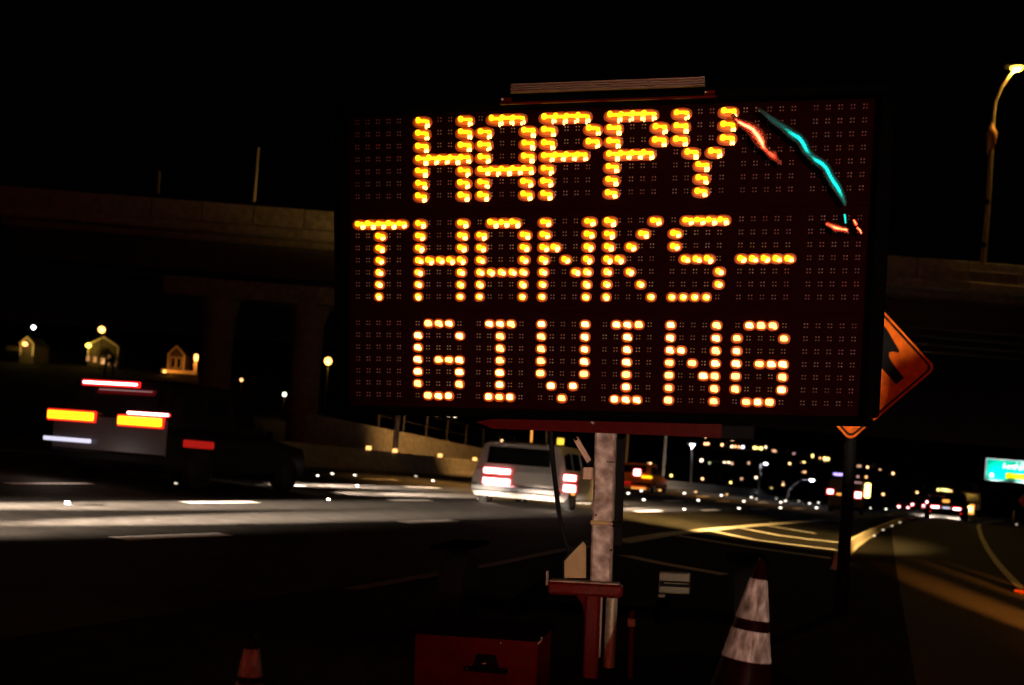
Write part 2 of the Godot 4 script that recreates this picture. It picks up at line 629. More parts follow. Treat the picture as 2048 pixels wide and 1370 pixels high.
	var r := st0()
	var rp := []
	for q in [[2048, 1183], [2020, 1155], [1996, 1128], [1976, 1100], [1963, 1075], [1957, 1055], [1960, 1046]]:
		rp.append(on_land(q[0], q[1]))
	paint(r, rp, 0.14, 0.012, 1.0)
	struct("ramp_edge_line", done(r), M.paint)
	var r2 := st0()
	paint(r2, [on_land(1962, 1048), on_land(2003, 1041)], 0.5, 0.012, 1.0)
	struct("ramp_edge_line", done(r2), M.paint)

# ---------------------------------------------------------------- barriers
func wall_run(called: String, label: String, cat: String, pts: Array, h0: float, h1: float, w: float, seg: float, material: Material) -> Node3D:
	var t := thing(called, label, cat)
	var total := 0.0
	for i in pts.size() - 1:
		total += pts[i].distance_to(pts[i + 1])
	var n := maxi(2, int(round(total / seg)))
	var line := []
	for i in n + 1:
		var d := total * i / n
		var k := 0
		while k < pts.size() - 2 and d > pts[k].distance_to(pts[k + 1]):
			d -= pts[k].distance_to(pts[k + 1])
			k += 1
		line.append(pts[k].lerp(pts[k + 1], d / pts[k].distance_to(pts[k + 1])))
	for i in n:
		var a: Vector3 = line[i]
		var b: Vector3 = line[i + 1]
		var dir := (b - a).normalized()
		a += dir * 0.008
		b -= dir * 0.008
		var side := dir.cross(Vector3.UP).normalized()
		var rings := []
		for e in 2:
			var p := a if e == 0 else b
			var h := lerpf(h0, h1, (i + e) / float(n))
			var ring := PackedVector3Array()
			for q in [[-0.5, -0.1], [-0.5, 0.08], [-0.33, 0.30], [-0.22, 0.97], [-0.19, 1.0], [0.19, 1.0], [0.22, 0.97], [0.33, 0.30], [0.5, 0.08], [0.5, -0.1]]:
				ring.append(p + side * q[0] * w + Vector3(0, q[1] * h, 0))
			rings.append(ring)
		var s := st0()
		loft(s, rings)
		part("barrier_panel", done(s), material, t)
	return t

func make_barriers() -> void:
	var m := []
	for s in range(26, 239, 6):
		m.append(ts(-20.6, s))
	var b := wall_run("median_barrier", "long grey concrete median barrier along the far edge of the freeway", "barrier", m, 0.85, 0.85, 0.6, 6.0, M.concrete)
	for q in [[729, 901], [788, 907], [874, 912], [944, 919]]:
		var p := at(q[0], q[1], 1.0)
		var s := 0.0
		# the reflector stands on the top of the barrier, where that pixel looks
		for i in 400:
			var c := ts(-20.4, 14 + i * 0.4, 0.93)
			var cp := (c - Vector3(0, EYE, 0)) / -c.z
			var pp := p - Vector3(0, EYE, 0)
			if cp.x > pp.x:
				part("reflector_glow", bx(Vector3(0.22, 0.16, 0.05), 0.02, c), M.stud_amber, b)  # the reflector's shine is painted as glow
				break
	var up := []
	for s in range(39, 85, 5):
		up.append(ts(-24.6, s))
	wall_run("retaining_wall", "pale retaining wall of a side ramp sloping down behind the median barrier", "wall", up, 2.25, 1.1, 0.5, 8.0, M.concrete)
	var fence := thing("fence", "row of thin dark fence posts along the top of the sloping retaining wall", "fence")
	for i in 15:
		var f := i / 14.0
		var p := ts(-24.6, 40 + 40 * f, lerpf(2.2, 1.12, f))
		part("fence_post", tb([p, p + Vector3(0, 1.3, 0)], [0.035], 6), M.fence, fence)
	for h in [0.65, 1.25]:
		part("fence_wire", tb([ts(-24.6, 40, 2.2 + h), ts(-24.6, 80, 1.12 + h)], [0.012], 5), M.fence, fence)
	for q in [[1064, 862, 884, "amber", "amber glowing marker post over the silver car's roof, left of the cable", 3.0], [1094, 858, 886, "pole", "thin grey post beside the amber one, right above the silver car", 2.2]]:
		var dd := 62.0
		var a := at(q[0] - 1.5, q[2], dd)
		var b2 := at(q[0], q[1] - 8, dd)
		var mp := thing("marker_post", q[4], "marker post")
		var foot := Vector3(a.x, land(a.x, a.z), a.z)
		part("post", tb([foot, a], [0.05], 6), M.black, mp)
		part("glowing_post" if q[3] == "amber" else "upper_post", tb([a, b2], [q[5] * 0.5 * dd / F], 8), M[q[3]], mp)  # the amber post glows in place of reflected headlight
	var ys := at(1121, 883, 62.0)
	var yp := thing("road_sign", "small bright yellow sign between the cable and the steel mast", "road sign", Transform3D(Basis(), Vector3(ys.x, land(ys.x, ys.z), ys.z)))
	part("glowing_sign_face", bx(Vector3(0.42, 0.40, 0.05), 0.05, Vector3(0, ys.y - yp.position.y, 0)), M.sign_glow, yp)  # the yellow face emits by itself
	part("post", tb([Vector3.ZERO, Vector3(0, ys.y - yp.position.y, -0.05)], [0.04], 6), M.black, yp)
	# the low concrete nose of the gore
	var n := []
	for q in [[1672, 1141], [1692, 1105], [1727, 1081], [1763, 1059], [1792, 1046], [1830, 1036]]:
		n.append(on_land(q[0], q[1]))
	var t := wall_run("gore_barrier", "low pale concrete barrier starting behind the orange sign's post and following the ramp", "barrier", n, 0.30, 0.13, 0.2, 4.5, M.concrete_light)

# ---------------------------------------------------------------- overpass
func make_overpass() -> void:
	var d := 45.0
	var t := thing("overpass", "concrete highway overpass crossing behind the message sign", "bridge")
	var y1 := at(500, 411, d).y          # top of the parapet
	var yp := y1 - 0.98
	var n := 22
	var w := 2.3
	var x0 := -24.0
	for i in n:
		var s := st0()
		var x := x0 + (i + 0.5) * w
		box(s, Vector3(x, y1 - 0.45, -d), Vector3(w - 0.035, 0.9, 0.22), 0.02)
		box(s, Vector3(x, y1 - 0.42, -d + 0.125), Vector3(w - 0.05, 0.06, 0.03), 0.01)
		part("parapet_panel", done(s), M.concrete, t)
	var wd := n * w
	part("deck_edge", bx(Vector3(wd, 0.42, 0.6), 0.03, Vector3(x0 + wd / 2, y1 - 1.13, -d - 0.1)), M.concrete, t)
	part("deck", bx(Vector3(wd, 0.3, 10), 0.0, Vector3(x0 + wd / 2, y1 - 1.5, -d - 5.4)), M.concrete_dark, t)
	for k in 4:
		part("girder", bx(Vector3(wd, 1.2, 0.5), 0.02, Vector3(x0 + wd / 2, y1 - 2.26, -d - 1.5 - k * 2.4)), M.concrete_shaded, t)
	for px in [430, 610]:
		var p := at(px, 760, d + 4)
		var g := land(p.x, p.z)
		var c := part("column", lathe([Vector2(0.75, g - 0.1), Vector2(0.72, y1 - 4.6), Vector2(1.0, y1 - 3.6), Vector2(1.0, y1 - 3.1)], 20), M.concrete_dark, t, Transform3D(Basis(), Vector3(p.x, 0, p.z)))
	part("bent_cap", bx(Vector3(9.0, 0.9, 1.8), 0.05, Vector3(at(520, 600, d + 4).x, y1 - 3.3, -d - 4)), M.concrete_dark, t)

func lamp_head(parent: Node3D, p: Vector3, dir: Vector3, sz: float, bulb: Material) -> void:
	var xf := Transform3D(Basis.looking_at(dir, Vector3.UP), p)
	var s := st0()
	box(s, Vector3(0, 0.10 * sz, 0), Vector3(0.34, 0.14, 0.8) * sz, 0.05 * sz, xf)
	part("lamp_housing", done(s), M.pole, parent)
	var b := st0()
	var rings := []
	for j in 4:
		var r: float = [0.15, 0.14, 0.10, 0.03][j] * sz
		var y: float = [0.03, -0.03, -0.08, -0.11][j] * sz
		var ring := PackedVector3Array()
		for k in 12:
			ring.append(xf * Vector3(r * cos(TAU * k / 12), y, r * 1.5 * sin(TAU * k / 12)))
		rings.append(ring)
	loft(b, rings, true, 1)
	part("lamp_bulb", done(b), bulb, parent)

func make_highway_lamps() -> void:
	# on the overpass, right: gold lamp with a bundle tied to its pole
	var d := 44.6
	var foot := at(1966, 530, d)
	var top := at(1986, 238, d)
	var head := at(2034, 136, d)
	var t := thing("street_lamp", "tall lamp post with gold lamp and a bundle tied to its pole, on the overpass", "street lamp")
	part("pole", tb([foot, at(1978, 380, d), top], [0.12, 0.10, 0.085]), M.pole_gold, t)
	for q in [[1974, 405], [1967.5, 491]]:
		var a := at(q[0], q[1] + 5, d)
		var b := at(q[0] + 0.8, q[1] - 5, d)
		part("clamp_band", tb([a, b], [0.125]), M.black, t)
	part("arm", tb([top, at(1990, 205, d), at(2003, 175, d), at(2020, 150, d), at(2034, 134, d)], [0.07, 0.06, 0.055, 0.05, 0.05]), M.pole_gold, t)
	var bun := st0()
	var rings := []
	for q in [[1985, 246, 2, 2], [1983, 256, 5, 6], [1983.5, 265, 9.5, 10], [1983, 275, 9, 9], [1983, 285, 8, 8.5], [1981.5, 293, 8, 6], [1980, 300, 4, 3]]:
		var c := at(q[0], q[1], d - 0.12)
		var ring := PackedVector3Array()
		for k in 12:
			var r: float = q[2] * d / F * (1.0 + 0.18 * sin(k * 2.6 + q[1]))
			ring.append(c + Vector3(r * cos(TAU * k / 12), 0.03 * sin(k * 3.0), -r * 0.7 * sin(TAU * k / 12)))
		rings.append(ring)
	loft(bun, rings, true, 1)
	part("tied_bundle", done(bun), M.orange_cloth, t)
	part("bundle_cord", tb([at(1977, 280, d - 0.3), at(1975, 295, d - 0.3), at(1974, 309, d - 0.3)], [0.04, 0.05, 0.03], 6), M.pole_gold, t)
	lamp_head(t, head, Vector3(1, 0, 0.3), 1.25, M.bulb_gold)
	t.get_node("lamp_housing").material_override = M.black
	omni(t, head + Vector3(0, -0.16, 0.05), 40.0, HPS2, 0.1)
	# on the overpass, left: a thin unlit pole
	var u := thing("light_pole", "thin unlit pole standing on the left part of the overpass", "pole")
	part("pole", tb([at(508, 404, 45.2), at(517, 297, 45.2)], [0.075, 0.05], 8), M.pole, u)
	part("pole_cap", tb([at(517, 297, 45.2), at(517.3, 294, 45.2)], [0.07, 0.03], 8), M.pole, u)
	var v := thing("light_pole", "faint short pole at the far left end of the overpass", "pole")
	part("pole", tb([at(316, 386, 45.2), at(319, 345, 45.2)], [0.06, 0.05], 8), M.concrete_dark, v)
	part("pole_cap", tb([at(319, 345, 45.2), at(319.2, 342, 45.2)], [0.06, 0.03], 8), M.concrete_dark, v)
	# lamps on the median barrier; their heads are behind the message sign
	var spots := [
		[787, 908, 7.3, "median lamp post rising from the barrier, nearest to the left edge of the message sign", -1.0],
		[1250, 925, 11.5, "median lamp post just right of the steel mast, behind the traffic", -1.0],
		[1325, 951, 10.5, "grey median lamp post beyond the right end of the sign's red rail", -1.0],
	]
	for q in spots:
		var base := Vector3.ZERO
		var want: float = ray(q[0], q[1]).x
		for i in 900:
			var c := ts(-20.6, 14 + i * 0.25, 0.8)
			if c.x / -c.z > want:
				base = c
				break
		var h: float = q[2]
		var arm := rx * 5.5
		var l := thing("street_lamp", q[3], "street lamp")
		part("pole", tb([base, base + Vector3(0, h * 0.5, 0), base + Vector3(0, h, 0)], [0.13, 0.11, 0.08]), M.pole, l)
		part("arm", tb([base + Vector3(0, h - 0.1, 0), base + Vector3(0, h + 0.45, 0) + arm * 0.5, base + Vector3(0, h + 0.5, 0) + arm], [0.06, 0.05, 0.045]), M.pole, l)
		var hp := base + Vector3(0, h + 0.4, 0) + arm
		lamp_head(l, hp, arm.normalized(), 1.0, M.bulb_na)
		var k := spots.find(q)
		if k == 0:
			spot(l, hp + Vector3(0, -0.2, 0), ts(-13.5, 34.0), 420.0, 27.0, SODIUM, 0.1)
			var hq := base + Vector3(0, h + 0.4, 0) - arm * 0.5  # second head, added to light the retaining wall
			part("arm", tb([base + Vector3(0, h - 0.1, 0), base + Vector3(0, h + 0.45, 0) - arm * 0.25, base + Vector3(0, h + 0.5, 0) - arm * 0.5], [0.06, 0.05, 0.045]), M.pole, l)
			lamp_head(l, hq, -arm.normalized(), 1.0, M.bulb_na)
			spot(l, hq + Vector3(0, -0.2, 0), ts(-24.4, 52, 0.8), 60.0, 32.0, SODIUM, 0.1)
			spot(l, hp + Vector3(0.2, -0.2, 0.2), ts(-23.5, 51, 1.2), 300.0, 26.0, SODIUM, 0.1)
			spot(l, hp + Vector3(-0.3, 0.35, 0.3), at(700, 428, 45.0), 42.0, 17.0, HPS2, 0.1)  # upward beam added to brighten the parapet
		else:
			spot(l, hp + Vector3(0, -0.2, 0), hp + Vector3(1, -10, 2), [0, 240.0, 240.0][k], 50.0, [SODIUM, SODIUM, WARM][k], 0.1)
			spot(l, hp + Vector3(0, -0.25, 0.1), base + hx * 12.0 + Vector3(0, -0.5, 0), 130.0, 42.0, WARM, 0.1)
	# small bright lamps far along the freeway
	for q in [[1384.7, 889, 965, 130.0, "white lamp on a tall pole, leftmost of the three white lamps over the hill", 1.0], [1531, 927, 975, 170.0, "bluish white lamp on a pole in the middle of the hillside lights", 0.9], [1623.6, 960, 985, 120.0, "white lamp on a curved arm left of the orange sign's post", 0.9]]:
		var dd: float = q[3]
		var hd := at(q[0], q[1], dd)
		var off := 0.0 if q[5] == 1.0 else 10.0
		if q[0] > 1600:
			off = 47.0
		var b0 := at(q[0] - off - 3, q[2], dd)
		b0.y = land(b0.x, b0.z)
		var l := thing("street_lamp", q[4], "street lamp")
		var tp := at(q[0] - off, q[1] + (22 if off > 40 else 2), dd)
		part("pole", tb([b0, tp], [0.13, 0.09], 8), M.pole, l)
		if off > 1:
			part("arm", tb([tp, tp.lerp(hd, 0.25) + Vector3(0, off * 0.011, 0), tp.lerp(hd, 0.6) + Vector3(0, off * 0.012, 0), hd], [0.08, 0.07, 0.06, 0.05], 8), M.pole, l)
		lamp_head(l, hd, Vector3(1, 0, 0.6), 1.5 * q[5], M.bulb_white)
		omni(l, hd + Vector3(0, -0.25, 0.1), 10.0, Color(0.9, 0.92, 1.0), 0.15)
	# a shoulder lamp added to light the gore, outside the picture to the right
	var sh := thing("street_lamp", "added shoulder lamp post lighting the gore, unseen outside the right edge of the picture", "street lamp")
	var f := Vector3(11.5, land(11.5, -13), -13)
	part("pole", tb([f, f + Vector3(0, 9.2, 0)], [0.13, 0.09]), M.pole, sh)
	part("arm", tb([f + Vector3(0, 9.2, 0), f + Vector3(-1.5, 9.7, 0), f + Vector3(-2.6, 9.8, 0)], [0.06, 0.05]), M.pole, sh)
	lamp_head(sh, f + Vector3(-2.9, 9.7, 0), Vector3(-1, 0, 0), 1.0, M.bulb_na)
	spot(sh, f + Vector3(-2.9, 9.45, 0), Vector3(6.9, 0.2, -29.5), 1900.0, 17.0, GOLD, 0.1, 1.0)
	lamp_head(sh, f + Vector3(-1.4, 9.6, 0.5), Vector3(-1, 0, -1), 0.8, M.bulb_na)  # second head added to light the lane beside the gore
	spot(sh, f + Vector3(-1.4, 9.4, 0.5), ts(-5.6, 27.5), 2200.0, 8.0, GOLD, 0.1, 1.0)

# ---------------------------------------------------------------- houses on the hill
func hill_house(label: String, wins: Array, colour: Material, sz: float, n: int) -> void:
	var c := Vector2.ZERO
	var x0 := 1e9
	var x1 := -1e9
	for w in wins:
		c += Vector2(w[0], w[1]) / wins.size()
		x0 = minf(x0, w[0])
		x1 = maxf(x1, w[0])
	var p := on_land(c.x, c.y + 3.0)
	var d := maxf(-p.z, 270.0)
	var k := d / F
	var wid := maxf(4.5, (x1 - x0) * k + 2.5)
	var hgt := maxf(3.0, 5.0 * k + 1.3)
	var pos := at(c.x, c.y, d)
	var g := land(pos.x, pos.z - 4)
	var t := thing("hillside_house", label, "house", Transform3D(Basis(), Vector3(pos.x, 0, -d)))
	part("wall", bx(Vector3(wid, hgt + 3.0, 7.0), 0.0, Vector3(0, g - 3.0 + (hgt + 3.0) / 2, -4.0)), M.dark_wall, t)
	var rf := st0()
	var hy := g + hgt
	prism(rf, PackedVector2Array([Vector2(-4.2, hy - 0.2), Vector2(0, hy + 0.5 + n % 3 * 0.15), Vector2(4.2, hy - 0.2)]), -wid / 2 - 0.5, wid / 2 + 0.5, Transform3D(Basis(Vector3.UP, PI / 2), Vector3(0, 0, -4)))
	part("roof", done(rf), M.roof, t)
	for w in wins:
		var q := at(w[0], w[1], d)
		var m: Material = M[w[2]] if w.size() > 2 else colour
		var ws: float = w[3] if w.size() > 3 else sz
		part("window", bx(Vector3(ws * k * 1.15, ws * k * 1.15, 0.16), 0.03, Vector3(q.x - pos.x, q.y, -0.42)), m, t)

func make_hill_houses() -> void:
	M.w_amber = glow(5.5, 3.0, 1.3)
	M.w_yellow = glow(5.5, 4.0, 1.1)
	M.w_white = glow(6.0, 4.4, 2.8)
	M.w_blue = glow(5.0, 5.0, 6.5)
	M.w_dim = glow(1.5, 0.8, 0.45)
	M.w_green = glow(1.2, 1.3, 0.7)
	M.w_pink = glow(1.1, 0.55, 0.55)
	M.w_purple = glow(1.5, 1.1, 3.2)
	var R := [
		["uppermost dark house, one narrow lit window under the red rail's right end", [[1411, 872], [1411, 876]], "w_amber", 2.4],
		["dark house with two round warm lit windows side by side, just below the uppermost house", [[1410.5, 887.6], [1416.3, 887.6]], "w_amber", 3.2],
		["dark house with one warm window, just left of the long lit row", [[1444.5, 889.6]], "w_amber", 3.4],
		["dark house with a single gold window, highest above the long lit row on the hill", [[1465, 881.7]], "w_amber", 3.0],
		["long dark house whose row of windows runs from warm white to blue", [[1464, 893, "w_white"], [1471, 893, "w_orange", 3.6], [1478, 893.5, "w_orange"], [1480, 895, "w_dim"], [1486, 894, "w_blue", 3.8]], "w_white", 3.0],
		["wide dark house with a joined band of bright yellow windows in the top row", [[1509.7, 895.4, "w_yellow", 4.4], [1516, 896, "w_yellow", 2.6], [1522.7, 896.5, "w_yellow", 4.4]], "w_yellow", 4.0],
		["dark house with one peach window at the right end of the top row", [[1532.6, 894]], "w_white", 3.4],
		["dark house with a dim brown double window below the end of the top row", [[1547, 901.5, "w_dim"], [1551, 902, "w_dim"]], "w_dim", 3.6],
		["dark house with a single faint pink window, alone on the dark slope", [[1588.6, 907.7]], "w_pink", 3.4],
		["dark house with a large pale yellow window left of the orange sign's post", [[1627, 911.8]], "w_yellow", 4.8],
		["dark house with a wide peach window, leftmost in the middle row of the hill", [[1403, 920.7], [1407, 920.5]], "w_white", 3.6],
		["dark house with a dim greenish strip of windows in the middle row", [[1420, 926], [1426, 925.6], [1432, 925.6], [1436, 926]], "w_green", 3.0],
		["dark house with three warm lit windows in a close row, middle row of the hill", [[1449.5, 926, "w_white", 4.0], [1458, 926, "w_white", 4.0], [1464.6, 927, "w_dim", 3.6]], "w_white", 4.0],
		["dark house with a dull amber window left of the bluish white lamp", [[1498, 926]], "w_dim", 3.4],
		["dark house with a dull orange window under the bluish white lamp", [[1522, 934.5]], "w_dim", 3.6],
		["dark house with one peach ring-like window between the bluish lamp and the orange sign's post", [[1580, 927]], "w_amber", 3.0],
		["dark house with a bright lemon window in the middle row, near the orange sign's post", [[1604, 925.8, "w_dim", 3.0], [1608.5, 925.5]], "w_yellow", 3.6],
		["dark house with a cluster of four cream windows touching the orange sign's post", [[1641, 916, "w_orange", 2.6], [1650, 917], [1656.5, 918], [1651, 922.5, "w_dim"]], "w_yellow", 4.2],
		["dark house with an orange brown window above the lamp on the curved arm", [[1607, 944, "w_dim", 2.6], [1611, 944]], "w_orange", 2.6],
		["dark building with a violet lit strip sign left of the orange sign's post", [[1670, 948], [1675, 948.6], [1680, 949], [1685, 949]], "w_purple", 3.6],
		["dark house with dim orange double window, first right of the orange sign's post", [[1717, 932.5, "w_dim"], [1722, 932.3, "w_dim"]], "w_dim", 3.4],
		["dark house with a clear gold window, second to the right of the orange sign's post", [[1735.8, 934.8]], "w_amber", 3.4],
		["dark house with one bright and one dull amber window, right of the post", [[1761.8, 940.6, "w_amber"], [1773.8, 940.6, "w_dim"]], "w_amber", 3.2],
		["dark house with a single peach window at the right end of the slope's upper lights", [[1787, 946.8]], "w_amber", 3.2],
		["dark house with an orange and a faint window low behind the orange sign's post", [[1733.5, 954, "w_orange"], [1716.5, 953, "w_pink"]], "w_orange", 3.2],
		["dark house with a tall double amber window above the distant tail lights", [[1843, 957, "w_amber"], [1847, 959, "w_amber"]], "w_amber", 2.6],
		["dark house with two dull gold windows stepped down the slope, above the ramp car", [[1855.7, 970.5], [1861, 973]], "w_orange", 3.0],
		["broad building with a dense cluster of yellow windows right over the ramp car", [[1878, 979.6], [1886, 979.6], [1892, 980], [1897, 981], [1903, 982, "w_orange"], [1892, 985.5]], "w_yellow", 3.4],
		["dark house with a faint tilted window right of the yellow cluster", [[1957.5, 986]], "w_dim", 3.4],
		["dark house with a faint brown window below the green guide sign", [[1972, 990]], "w_dim", 3.4],
		["dark house with a pale white window under the right part of the green guide sign", [[2007, 994]], "w_blue", 3.0],
		["dark house with one orange light left of the upper wall's white lamp", [[1388.4, 944.6]], "w_orange", 3.0],
		["dark house with one cream light over the middle of the grey barrier", [[1444.7, 948.7]], "w_white", 3.4],
		["dark house with a gold light close above the left part of the grey barrier", [[1405.5, 957.6]], "w_amber", 3.0],
		["dark house with a peach light above the right half of the grey barrier", [[1512.8, 955]], "w_white", 3.0],
		["dark house with a dull orange light beside the grey pole on the barrier", [[1484, 957.6]], "w_dim", 3.4],
		["dark house with a lemon light resting on the barrier left of the grey pole", [[1462, 965]], "w_yellow", 2.8],
		["dark house with a lemon light right of the middle of the grey barrier", [[1543.6, 977.5]], "w_yellow", 3.0],
		["dark house with a stretched orange light under a thin grey pole", [[1567, 970, "w_amber", 3.0], [1567, 965, "w_dim", 2.0]], "w_amber", 3.0],
		["dark house with a pair of red orange lights under the lamp on the curved arm", [[1603.7, 971.7], [1613, 972]], "w_orange", 3.0],
		["dark house with a white light right below the lamp on the curved arm", [[1619.7, 976.5]], "w_white", 2.6],
		["dark house with a gold light near the box truck's left tail light", [[1611, 989]], "w_yellow", 3.0],
		["dark house with a white light above the left end of the grey barrier", [[1348.7, 932]], "w_white", 3.0],
		["dark house with a lemon light touching the top of the grey barrier's left end", [[1343, 951]], "w_yellow", 3.2],
		["dark house with a gold light between the truck and the distant tail lights", [[1767.5, 988.6]], "w_amber", 3.0],
		["dark house with two warm lights one over the other, left of the ramp car", [[1835.4, 984.8], [1836, 1001], [1836, 1015, "w_orange"]], "w_amber", 2.8],
		["dark house with a row of faint orange lights behind the truck by the post", [[1628, 987], [1637, 989], [1645, 988]], "w_orange", 2.2],
		["dark house with a small amber light right of the van with the amber lamp", [[1997.6, 1031]], "w_amber", 2.0],
		["dark house with a wide orange light above the orange truck by the mast", [[1297, 927, "w_dim", 2.6], [1301, 927]], "w_amber", 3.0],
		["dark house with two faint dashes of light under the red rail, right of the mast", [[1348, 867], [1354, 867]], "w_dim", 2.4],
		["dark house with a peach light below the sign's left lower edge, next to the barrier", [[1003.7, 881]], "w_amber", 2.6],
		["dark house with two cream lights in a row under the sign's lower left edge", [[896, 833], [910, 832]], "w_white", 3.2],
		["dark house with small orange light under the sign, left of the cream pair", [[845, 834.5], [873, 832, "w_dim", 2.0]], "w_orange", 2.6],
		["dark house with a warm light beyond the sloping retaining wall's lower end", [[944, 919]], "w_yellow", 2.4],
	]
	for i in R.size():
		hill_house(R[i][0], R[i][1], M[R[i][2]], R[i][3], i)

# ---------------------------------------------------------------- gabled houses and trees at the left
func gable(label: String, px: float, py0: float, py1: float, wpx: float, d: float, windows: bool, lampo := Vector2.ZERO) -> Node3D:
	var k := d / F
	var base := at(px, py1, d)
	var up := at(px, py0, d)
	var h := up.y - base.y
	var w := wpx * k
	var t := thing("gabled_house", label, "house", Transform3D(Basis(), base))
	var eave := h * 0.62
	part("wall", pr([Vector2(-w / 2, -6), Vector2(w / 2, -6), Vector2(w / 2, eave), Vector2(0, h - 0.25), Vector2(-w / 2, eave)], -8.0, 0.0), M.wall_house, t)
	var s := st0()
	for sg in [-1.0, 1.0]:
		var a := Vector2(sg * (w / 2 + 0.25), eave - 0.3)
		var b := Vector2(0, h)
		prism(s, PackedVector2Array([a, b, b + Vector2(0, 0.22), a + Vector2(0, 0.22)]), -8.3, 0.35)
	part("roof", done(s), M.roof, t)
	for sg in [-1.0, 1.0]:
		var a := Vector2(sg * w / 2, eave)
		part("bargeboard", pr([a + Vector2(0, -0.3), a + Vector2(0, 0.1), Vector2(0, h - 0.05), Vector2(0, h - 0.55)], 0.36, 0.46), M.trim, t)
		part("corner_board", bx(Vector3(0.42, eave + 0.2, 0.14), 0.02, Vector3(sg * (w / 2 - 0.2), eave / 2 - 0.1, 0.08)), M.trim, t)
	if windows:
		for sg in [-1.0, 1.0]:
			var f := part("window", bx(Vector3(w * 0.3, eave * 0.72, 0.08), 0.01, Vector3(sg * w * 0.17, eave * 0.48, 0.05)), M.trim, t)
			part("pane", bx(Vector3(w * 0.22, eave * 0.62, 0.06), 0.0, Vector3(sg * w * 0.17, eave * 0.48, 0.08)), M.glass, f)
	return t

